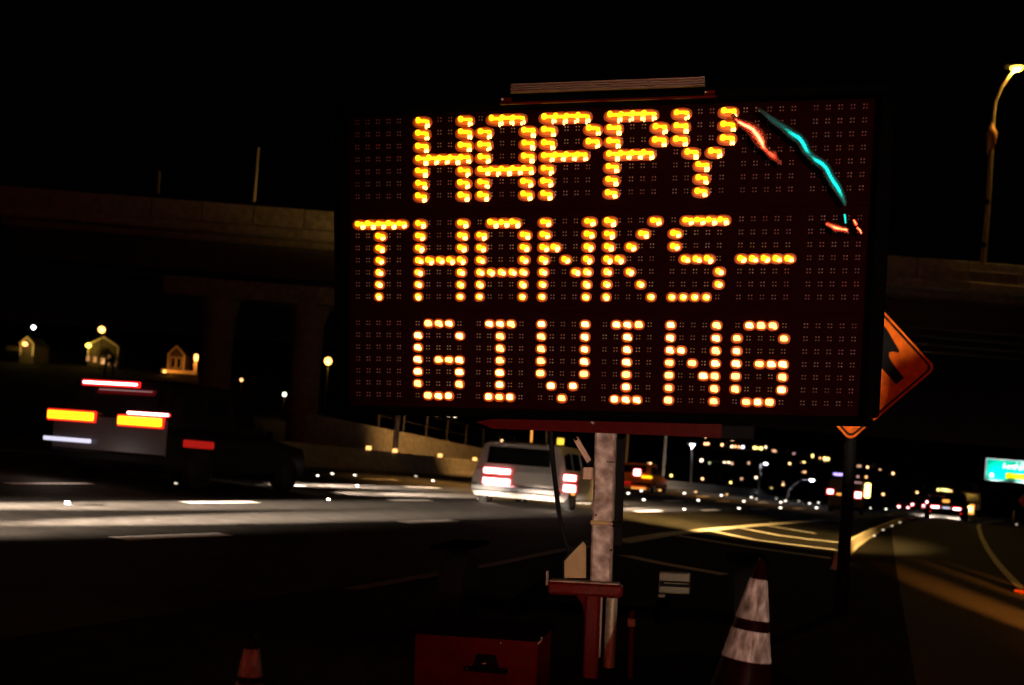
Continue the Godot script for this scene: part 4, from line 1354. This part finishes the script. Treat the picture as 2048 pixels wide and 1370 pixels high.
func make_gore_sign() -> void:
	var d := 11.0
	var c := at(1711, 727, d)
	var xf := Transform3D(Basis(Vector3.UP, deg_to_rad(-6)), Vector3(c.x, land(c.x, c.z), c.z))
	var t := thing("warning_sign", "orange diamond warning sign with a black arrow, half hidden behind the message sign", "road sign", xf)
	var tilt := Transform3D(Basis(Vector3.BACK, deg_to_rad(0.5)), Vector3(0, c.y - xf.origin.y, 0))
	var R := 0.855
	var P := func(px, py):
		var v := on_plane(xf * tilt, px, py, 0.0)
		return Vector2(v.x, v.y)
	var s := st0()
	prism(s, diamond(R, 0.075), -0.006, 0.0)
	var face := part("sign_face", done(s), M.orange_sheet, t, tilt)
	# black border as a ring
	var b := st0()
	var o1 := diamond(R - 0.030, 0.07)
	var o2 := diamond(R - 0.064, 0.055)
	for i in o1.size():
		var j := (i + 1) % o1.size()
		var z := Vector3(0, 0, 0.003)
		quad(b, z + Vector3(o1[i].x, o1[i].y, 0), z + Vector3(o2[i].x, o2[i].y, 0), z + Vector3(o2[j].x, o2[j].y, 0), z + Vector3(o1[j].x, o1[j].y, 0))
	part("sign_border", done(b), M.sign_black, face)
	# the arrow: a shaft that comes in from the lower right and turns up into the head
	var arrow := []
	for q in [[1808, 756], [1792, 770], [1766, 740], [1748, 720], [1733, 690], [1726, 712], [1700, 705], [1768, 648], [1773, 656], [1798.5, 702], [1798, 706], [1786, 703], [1778, 706], [1779, 716], [1784, 724]]:
		arrow.append(P.call(q[0], q[1]))
	arrow.reverse()
	part("sign_arrow", pr([P.call(1808, 756), P.call(1792, 769), P.call(1764, 737), P.call(1745, 715), P.call(1735, 690), P.call(1712, 698), P.call(1766, 650), P.call(1772, 656), P.call(1798.5, 701), P.call(1797, 706), P.call(1786, 703), P.call(1778, 705), P.call(1778, 714), P.call(1784, 725)], 0.001, 0.004), M.sign_black, face)
	part("sign_bolt", lathe([Vector2(0, 0.01), Vector2(0.02, 0.008), Vector2(0.02, 0), Vector2(0, 0)], 8), M.black, face, Transform3D(Basis(Vector3.RIGHT, PI / 2), Vector3(0, R * 0.8, 0.002)))
	var pb := at(1690, 1160, d)
	var foot := xf.affine_inverse() * Vector3(pb.x, land(pb.x, -d), -d)
	var ht := Vector3(0, c.y - xf.origin.y + 0.4, -0.06)
	part("post", tb([foot + Vector3(0, -0.2, -0.06), ht], [0.07, 0.06], 12), M.sign_black, t)

func make_guide_sign() -> void:
	var d := 139.0
	var k := d / F
	var c := at(1970, 938, d)
	var t := thing("guide_sign", "green overhead guide sign with a yellow strip, cut by the right edge", "road sign", Transform3D(Basis(Vector3.UP, 0.0), Vector3(c.x, land(c.x, -d), -d)))
	var y := c.y - t.position.y
	var W := 11.0
	var H := 3.1
	var z := 0.0
	part("sign_border", bx(Vector3(W, H, 0.08), 0.03, Vector3(W / 2, y, z)), M.white_sheet, t)
	part("sign_face", bx(Vector3(W - 0.3, H - 0.3, 0.04), 0.01, Vector3(W / 2, y, z + 0.035)), M.green_sheet, t)
	part("exit_strip", bx(Vector3(7.0, 0.75, 0.04), 0.01, Vector3(2.9 + 3.5, y - 0.7, z + 0.05)), M.yellow_sheet, t)
	part("round_mark", bx(Vector3(0.5, 0.5, 0.03), 0.1, Vector3(0.95, y - 0.75, z + 0.065)), M.white_sheet, t)
	part("tab_bar", bx(Vector3(0.12, 0.75, 0.03), 0.01, Vector3(4.35, y + 1.0, z + 0.065)), M.white_sheet, t)
	var f := SystemFont.new()
	f.font_names = ["Droid Sans"]
	f.font_weight = 700
	for q in [["San", 2.35, y + 0.02, 0.75], ["Pablo", 3.95, y - 0.05, 0.75], ["307", 4.75, y + 0.72, 0.6]]:
		var tm := TextMesh.new()
		tm.text = q[0]
		tm.font = f
		tm.font_size = 64
		tm.pixel_size = q[3] / 46.0
		tm.depth = 0.02
		tm.horizontal_alignment = HORIZONTAL_ALIGNMENT_LEFT
		tm.vertical_alignment = VERTICAL_ALIGNMENT_BOTTOM
		part("sign_text", tm, M.white_sheet, t, Transform3D(Basis(), Vector3(q[1], q[2], z + 0.075)))
	for x in [1.75, 5.5, 9.0]:
		var fx := part("sign_light", bx(Vector3(0.4, 0.18, 0.5), 0.04, Vector3(x, y - H / 2 - 0.02, z + 1.3)), M.black, t)
		part("light_arm", tb([Vector3(x, y - H / 2 - 0.05, z), Vector3(x, y - H / 2 - 0.05, z + 1.2)], [0.05], 6), M.black, t)
		part("lamp_glass", bx(Vector3(0.3, 0.02, 0.3), 0.005, Vector3(0, 0.1, 0) + Vector3(x, y - H / 2 - 0.02, z + 1.3)), M.bulb_pale, fx)
		spot(t, t.position + Vector3(x, y - H / 2 + 0.12, z + 1.35), t.position + Vector3(x, y + 0.6, z), 42.0, 75.0, Color(0.9, 1.0, 0.95), 0.15)
	for x in [W + 1.0, 3.0]:
		part("gantry_beam" if x < 5 else "gantry_post", bx(Vector3(W + 6, 0.35, 0.35), 0.03, Vector3(W / 2 + 4, y + 0.4, z - 0.4)) if x < 5 else bx(Vector3(0.5, y + 1.0, 0.5), 0.03, Vector3(W + 5, (y + 1.0) / 2, z - 0.4)), M.black, t)
	# small orange diamond at the very edge, on its own post
	var e := at(2051, 1001, 60.0)
	var w := thing("warning_sign", "small orange diamond sign at the right edge under the green guide sign", "road sign", Transform3D(Basis(), Vector3(e.x, land(e.x, e.z), e.z)))
	var s := st0()
	prism(s, diamond(0.5, 0.05), -0.01, 0.0)
	part("sign_face", done(s), M.orange_sheet, w, Transform3D(Basis(), Vector3(0, e.y - w.position.y, 0)))
	part("post", tb([Vector3(0, -0.1, -0.05), Vector3(0, e.y - w.position.y + 0.3, -0.05)], [0.04], 8), M.black, w)

# ---------------------------------------------------------------- cones
func make_cone(label: String, pos: Vector3, h: float, tilt: Vector3, fat := 1.0) -> Node3D:
	var t := thing("traffic_cone", label, "traffic cone", Transform3D(Basis.from_euler(tilt), pos))
	var r0 := 0.165 * h / 0.91 * fat
	var r1 := 0.014
	var rad := func(y): return lerpf(r0, r1, (y - 0.03) / (h - 0.03))
	part("cone_body", lathe([Vector2(r0 + 0.02, 0.03), Vector2(r0, 0.045), Vector2(rad.call(h * 0.5), h * 0.5), Vector2(r1 + 0.002, h - 0.02), Vector2(r1 - 0.006, h), Vector2(r1 - 0.012, h - 0.01), Vector2(0, h - 0.012)], 36), M.cone, t)
	part("cone_base", bx(Vector3(r0 * 2.6, 0.035, r0 * 2.6), 0.012, Vector3(0, 0.0175, 0)), M.rubber, t)
	for q in [[0.757, 0.914], [0.600, 0.715]]:
		var y0: float = h * q[0]
		var y1: float = h * q[1]
		var prof := []
		for k in 9:
			var y := lerpf(y0, y1, k / 8.0)
			prof.append(Vector2(rad.call(y) + 0.003 + 0.0006 * sin(k * 2.1), y))
		part("reflective_collar", lathe(prof, 36), M.collar, t)
	return t

func make_cones() -> void:
	var c := at(1523, 1113, 3.86)
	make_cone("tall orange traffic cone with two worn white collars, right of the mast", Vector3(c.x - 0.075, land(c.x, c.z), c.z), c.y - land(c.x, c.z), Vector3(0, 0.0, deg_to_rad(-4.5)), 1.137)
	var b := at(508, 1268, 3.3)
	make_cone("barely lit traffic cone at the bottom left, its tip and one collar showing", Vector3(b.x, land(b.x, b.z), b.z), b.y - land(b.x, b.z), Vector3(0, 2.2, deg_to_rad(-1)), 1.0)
	# the cone lying at the right edge
	var e := on_land(2066, 1190)
	var t := thing("traffic_cone", "orange cone base at the right edge, beside the ramp's edge line", "traffic cone", Transform3D(Basis(), e))
	part("cone_base", bx(Vector3(0.4, 0.06, 0.4), 0.015, Vector3(0, 0.03, 0)), M.orange_sheet, t)
	part("cone_body", lathe([Vector2(0.14, 0.06), Vector2(0.1, 0.3), Vector2(0.03, 0.7), Vector2(0, 0.71)], 24), M.orange_sheet, t)

# ---------------------------------------------------------------- vehicles
func ring8(hw: float, y0: float, y1: float, z: float, top := 0.93) -> PackedVector3Array:
	var ym := lerpf(y0, y1, 0.55)
	return PackedVector3Array([Vector3(-hw * 0.9, y0, z), Vector3(-hw * 0.98, y0 + 0.1, z), Vector3(-hw, ym, z), Vector3(-hw * top, y1, z), Vector3(hw * top, y1, z), Vector3(hw, ym, z), Vector3(hw * 0.98, y0 + 0.1, z), Vector3(hw * 0.9, y0, z)])

# the middle of the rear bumper stands at `rear`, the vehicle points along `turn` degrees to the right
func vehicle(called: String, label: String, cat: String, rear: Vector3, turn: float, L: float, W: float, H: float, paintm: Material, lamps: Array, boxed := false, lit := 0.0, beam := 6.0, drop := 0.113, beam_col := WARM) -> Node3D:
	var xf := Transform3D(Basis(Vector3.UP, deg_to_rad(-turn)), rear)
	var t := thing(called, label, cat, xf)
	var hw := W / 2
	var belt := H * 0.56
	var s := st0()
	loft(s, [ring8(hw * 0.8, 0.35, belt * 0.72, -L), ring8(hw * 0.96, 0.24, belt * 0.85, -L + 0.18), ring8(hw, 0.22, belt * 0.95, -L * 0.74), ring8(hw, 0.22, belt, -L * 0.66), ring8(hw, 0.24, belt, -0.12), ring8(hw * 0.96, 0.36, belt * 0.97, 0.0)], true, 2)
	part("body", done(s), paintm, t)
	if boxed:
		part("cargo_box", bx(Vector3(W, H - 0.75, L * 0.62), 0.03, Vector3(0, 0.75 + (H - 0.75) / 2, -L * 0.31 + 0.01)), paintm, t)
		part("cargo_door", bx(Vector3(W * 0.9, H - 1.0, 0.03), 0.01, Vector3(0, 0.9 + (H - 1.0) / 2, 0.03)), M.dark_paint, t)
		part("cab", bx(Vector3(W * 0.92, H * 0.45, L * 0.25), 0.12, Vector3(0, belt + H * 0.2, -L * 0.77)), paintm, t)
	else:
		var c := st0()
		var rg := func(hb, hr, yb, yt, z0, z1): return PackedVector3Array([Vector3(-hb, yb, z0), Vector3(-hr - 0.04, yt - 0.05, z1), Vector3(-hr + 0.06, yt, z1), Vector3(hr - 0.06, yt, z1), Vector3(hr + 0.04, yt - 0.05, z1), Vector3(hb, yb, z0)])
		loft(c, [rg.call(hw * 0.9, hw * 0.74, belt - 0.03, H - 0.12, -L * 0.70, -L * 0.53), rg.call(hw * 0.91, hw * 0.76, belt - 0.03, H, -L * 0.66, -L * 0.45), rg.call(hw * 0.92, hw * 0.78, belt - 0.03, H, -0.30, -0.45), rg.call(hw * 0.91, hw * 0.77, belt - 0.03, H - 0.05, -0.03, -0.22)], true, 3)
		part("cabin", done(c), paintm, t)
		# glass panes a little proud of the cabin
		var ang := atan2(0.19, H - 0.05 - belt)
		var gh := (H - belt) * 0.62
		part("rear_window", bx(Vector3(W * 0.68, gh, 0.012), 0.003, Vector3.ZERO), M.glass, t, Transform3D(Basis(Vector3.RIGHT, -ang), Vector3(0, belt + (H - belt) * 0.50, -0.105)))
		var a2 := atan2(L * 0.17, H - 0.12 - belt)
		part("windscreen", bx(Vector3(W * 0.66, (H - belt) * 0.95, 0.012), 0.003, Vector3.ZERO), M.glass, t, Transform3D(Basis(Vector3.RIGHT, a2), Vector3(0, belt + (H - belt) * 0.48, -L * 0.62 - 0.02)))
		for sg in [-1.0, 1.0]:
			var lean := atan2(hw * 0.15, H - belt)
			for q in [[-0.17, 0.13], [-0.33, 0.14], [-0.50, 0.13]]:
				part("side_window", bx(Vector3(0.012, gh, L * q[1]), 0.003, Vector3.ZERO), M.glass, t, Transform3D(Basis(Vector3.BACK, sg * lean), Vector3(sg * hw * 0.865, belt + (H - belt) * 0.46, L * q[0])))
			part("mirror", bx(Vector3(0.16, 0.13, 0.08), 0.03, Vector3(sg * (hw + 0.06), belt + 0.06, -L * 0.62)), M.black, t)
	part("rear_bumper", bx(Vector3(W * 0.96, 0.2, 0.16), 0.05, Vector3(0, 0.46, 0.0)), M.chrome if paintm == M.silver else M.black, t)
	part("front_bumper", bx(Vector3(W * 0.9, 0.2, 0.16), 0.05, Vector3(0, 0.45, -L)), M.black, t)
	for sg in [-1.0, 1.0]:
		for z in [-L * 0.19, -L * 0.80]:
			var w := part("wheel", lathe([Vector2(0.22, -0.11), Vector2(0.31, -0.11), Vector2(0.34, -0.07), Vector2(0.34, 0.07), Vector2(0.31, 0.11), Vector2(0.22, 0.11)], 24, -1), M.rubber, t, Transform3D(Basis(Vector3.BACK, PI / 2), Vector3(sg * (hw - 0.10), 0.34, z)))
			part("rim", lathe([Vector2(0, 0.09), Vector2(0.1, 0.10), Vector2(0.2, 0.07), Vector2(0.225, 0.1), Vector2(0.225, -0.1), Vector2(0, -0.09)], 16, -1), M.chrome, w)
		var hl := part("headlight", bx(Vector3(0.34, 0.14, 0.06), 0.03, Vector3(sg * hw * 0.68, 0.72, -L - 0.02 + 0.02)), M.head if lit > 0 else M.glass, t)
		if lit > 0:
			spot(hl, xf * Vector3(sg * hw * 0.68, 0.72, -L - 0.06), xf * Vector3(sg * hw * 0.7, 0.72 - drop * 9.0, -L - 9.0), lit, beam, beam_col, 0.06)
			spot(hl, xf * Vector3(sg * hw * 0.66, 0.71, -L - 0.07), xf * Vector3(sg * hw * 0.7, 0.72 - 0.22 * 9.0, -L - 9.0), lit * 0.11, 11.3, beam_col, 0.06)
	for l in lamps:
		var a := on_plane(xf, l[0], l[1], 0.03)
		var b := on_plane(xf, l[2], l[3], 0.03)
		var c := (a + b) / 2
		var sz := Vector3(absf(b.x - a.x), absf(b.y - a.y), 0.06)
		if l.size() > 7:
			sz.y = l[7] * rear.z / -F
		if l[5] != null:
			var e: float = l[6]
			var lens := part(l[4] + "_lamp" if not "lamp" in l[4] else l[4], bx(sz + Vector3(e, e, 0), minf(0.02, sz.y * 0.4), c), M.lens_red, t)
			part("lamp_core", bx(sz + Vector3(0, 0, 0.02), minf(0.02, sz.y * 0.4), c + Vector3(0, 0, 0.006)), l[5], lens)
	return t

func make_vehicles() -> void:
	var Y: Material = M.core_yellow
	var Wm: Material = M.core_white
	# large van at the left
	var van := vehicle("van", "large dark van at the left with broad yellow glowing tail lamps", "van", ts(-12.1, 13.2), HEAD, 4.3, 2.5, 1.80, M.black_paint, [
		[97, 831, 191, 831, "tail_lamp", Y, 0.05, 18.0], [237, 843, 327, 843, "tail_lamp", Y, 0.05, 18.0], [168, 767, 278, 767, "brake_lamp", Wm, 0.06, 5.0], [256, 828, 340, 828, "upper_lamp", Wm, 0.02, 5.0]], false, 6000.0)
	var vx := van.transform
	var ra := on_plane(vx, 90, 878, 0.05)
	var rb := on_plane(vx, 186, 880, 0.05)
	part("number_plate_lamp", bx(Vector3(rb.x - ra.x, 0.07, 0.03), 0.02, (ra + rb) / 2 + Vector3(0, 0, 0.04)), M.plate_lit, van)
	part("tailgate", bx(Vector3(2.38, 0.62, 0.02), 0.01, Vector3(0.0, 0.80, 0.02)), M.tailgate, van)  # greyer than the body, painting the glow that falls on the rear
	omni(van, vx * Vector3(-0.3, 0.50, 0.9), 0.20, Color(1.0, 0.9, 0.85), 0.05)  # light added behind the van to brighten its tailgate
	part("side_lamp", bx(Vector3(0.03, 0.13, 0.8), 0.014, Vector3(1.245, 0.78, -0.72)), M.lens_dim_red, van)
	for w in van.get_children():
		if str(w.name).begins_with("wheel"):
			w.get_node("rim").material_override = M.black_paint
	# silver car behind the cable and the mast
	vehicle("car", "silver car with double red tail lamps, partly behind the steel mast", "car", ts(-8.7, 23.6), HEAD, 4.6, 2.5, 1.66, M.silver, [
		[968, 941, 1022, 943, "tail_lamp", Wm, 0.05, 11.0], [966, 961, 1021, 964, "tail_lamp", Wm, 0.05, 12.0], [1128, 955, 1153, 957, "tail_lamp", Wm, 0.05, 12.0], [1127, 976, 1152, 978, "tail_lamp", Wm, 0.05, 14.0], [1142, 988, 1150, 989, "marker_lamp", M.amber, 0.0, 4.0]], false, 5000.0)
	# orange truck right of the mast
	var tr := vehicle("truck", "orange truck with a yellow band, just right of the steel mast", "truck", ts(-16.0, 66.0), HEAD, 6.0, 2.6, 1.9, M.orange_paint, [
		[1268, 945, 1281, 945, "tail_lamp", Wm, 0.12, 12.0], [1283, 953, 1304, 955, "band_lamp", Y, 0.0, 4.5], [1243, 966, 1264, 967, "tail_lamp", M.lens_red, 0.0, 5.0], [1262, 976, 1292, 977, "marker_lamp", M.amber, 0.0, 2.5]], false, 0.0)
	# box truck behind the orange sign's post
	var bt := vehicle("box_truck", "dark box truck with two red tail lamps behind the orange sign's post", "truck", ts(-2.9, 83.0), HEAD, 7.0, 2.6, 2.7, M.dark_paint, [
		[1655, 983, 1666, 983, "tail_lamp", Wm, 0.16, 8.0], [1710, 990, 1722, 990, "tail_lamp", Wm, 0.16, 11.0], [1673, 988, 1686, 989, "marker_lamp", M.amber, 0.0, 4.0]], true, 0.0)
	var wl := on_plane(bt.transform, 1735, 981, 0.0)
	part("bright_panel", bx(Vector3(0.42, 1.15, 0.2), 0.08, wl), M.w_yellow, bt)  # upright yellow panel, built as a glowing block
	part("roof_lamp", bx(Vector3(0.7, 0.1, 0.1), 0.03, on_plane(bt.transform, 1714, 965, 0.0)), M.w_pink, bt)
	# car going up the ramp
	var rp := on_land(1893, 1040)
	var rc := vehicle("car", "dark car with lit curved tail lamps going up the exit ramp", "car", rp, 22.0, 4.6, 75.0 / F * -rp.z * 1.06, 56.0 / F * -rp.z, M.dark_paint, [
		[1862, 1014, 1878, 1013.5, "tail_lamp", Wm, 0.09, 4.5], [1906, 1017, 1921, 1019.5, "tail_lamp", Wm, 0.09, 4.5], [1859.5, 1022, 1862, 1022, "fog_lamp", M.lens_red, 0.0, 3.0], [1920, 1027, 1923, 1027, "fog_lamp", M.lens_red, 0.0, 4.0]], false, 6000.0)
	var pl := on_plane(rc.transform, 1892, 1019, 0.04)
	part("number_plate", bx(Vector3(0.34, 0.24, 0.02), 0.01, pl), M.plate_lit, rc)  # the plate emits, in place of light falling on it
	part("window_glow", bx(Vector3(0.3, 0.13, 0.03), 0.02, on_plane(rc.transform, 1892, 1002, 0.0)), M.amber, rc)  # glow in the rear window, painted as an emitting block
	part("roof_shine", bx(Vector3(0.8, 0.06, 0.25), 0.02, on_plane(rc.transform, 1873, 991, -0.2)), M.shine_white, rc)  # white block painting the shine on the roof
	# traffic far ahead
	var far := [
		[1807, 1020, 1797.6, 1013.5, 1816, 1016, "far car with two red tail lamps, leftmost of those ahead on the ramp"],
		[1836, 1020, 1825, 1009.5, 1847, 1012, "far car with two red tail lamps, between the leftmost one and the ramp car"],
		[1858, 1019, 1854, 1004, 1866, 1005.5, "far car with high red tail lamps, right behind the ramp car's roof"],
	]
	for q in far:
		var p := at(q[0], q[1], 150.0)
		p.y = land(p.x, p.z)
		vehicle("car", q[6], "car", p, 24.0, 4.5, 1.9, 1.5, M.dark_paint, [[q[2] - 2.2, q[3], q[2] + 2.2, q[3], "tail_lamp", Wm, 0.2, 4.0], [q[4] - 2.2, q[5], q[4] + 2.2, q[5], "tail_lamp", Wm, 0.2, 4.0]], false, 0.0)
	var op := at(1936, 1030, 75.0)
	op.y = land(op.x, op.z)
	var oc := vehicle("van", "van with a large amber glowing lamp right of the ramp car", "van", op, 24.0, 4.8, 1.8, 1.9, M.dark_paint, [])
	part("amber_lamp", bx(Vector3(0.42, 0.42, 0.1), 0.15, on_plane(oc.transform, 1939, 1018, 0.08)), M.w_yellow, oc)
	part("amber_lamp_rim", bx(Vector3(0.85, 0.75, 0.06), 0.2, on_plane(oc.transform, 1936, 1018, 0.06)), M.amber, oc)
	# a reflecting post on the ramp
	var rpst := on_land(2026, 1041)
	var po := thing("marker_post", "short white marker post with a red foot by the ramp's right edge", "marker post", Transform3D(Basis(), rpst))
	part("post", tb([Vector3(0, 0.15, 0), Vector3(0, 0.75, 0)], [0.07, 0.07], 10), M.white_sheet, po)
	part("red_foot", tb([Vector3(0, 0, 0), Vector3(0, 0.15, 0)], [0.1, 0.08], 10), M.orange_sheet, po)
	# outside the picture: the car whose beams sweep the nearest lane, and a pickup added behind the camera for light
	vehicle("car", "car in the nearest lane, outside the left edge of the picture", "car", ts(-8.7, -3.4), HEAD, 4.5, 1.9, 1.5, M.silver, [], false, 18000.0, 3.5, 0.065)
	vehicle("car", "car entering the exit ramp, outside the right edge of the picture", "car", Vector3(4.1, land(4.1, 4.2), 4.2), 9.6, 4.5, 1.9, 1.5, M.silver, [], false, 1700.0, 2.3, 0.062, HPS)
	var pk := vehicle("pickup", "added unseen pickup behind the camera, its head lamps lighting signs and mast", "pickup", Vector3(2.4, land(2.4, 14.5), 14.5), 0.0, 5.0, 2.0, 1.8, M.dark_paint, [])
	var hl := part("head_lamp", bx(Vector3(0.2, 0.16, 0.05), 0.03, Vector3(0.75, 0.9, -5.06)), M.head, pk)
	spot(hl, pk.transform * Vector3(0.75, 0.9, -5.12), Vector3(3.85, 2.55, -11), 400.0, 3.4, WARM, 0.05, 0.4)
	var h2 := part("head_lamp", bx(Vector3(0.2, 0.16, 0.05), 0.03, Vector3(-0.75, 0.9, -5.06)), M.head, pk)
	spot(h2, pk.transform * Vector3(-0.75, 0.9, -5.12), Vector3(0.95, 2.1, -5.5), 85.0, 8.7, WARM, 0.05, 0.75)
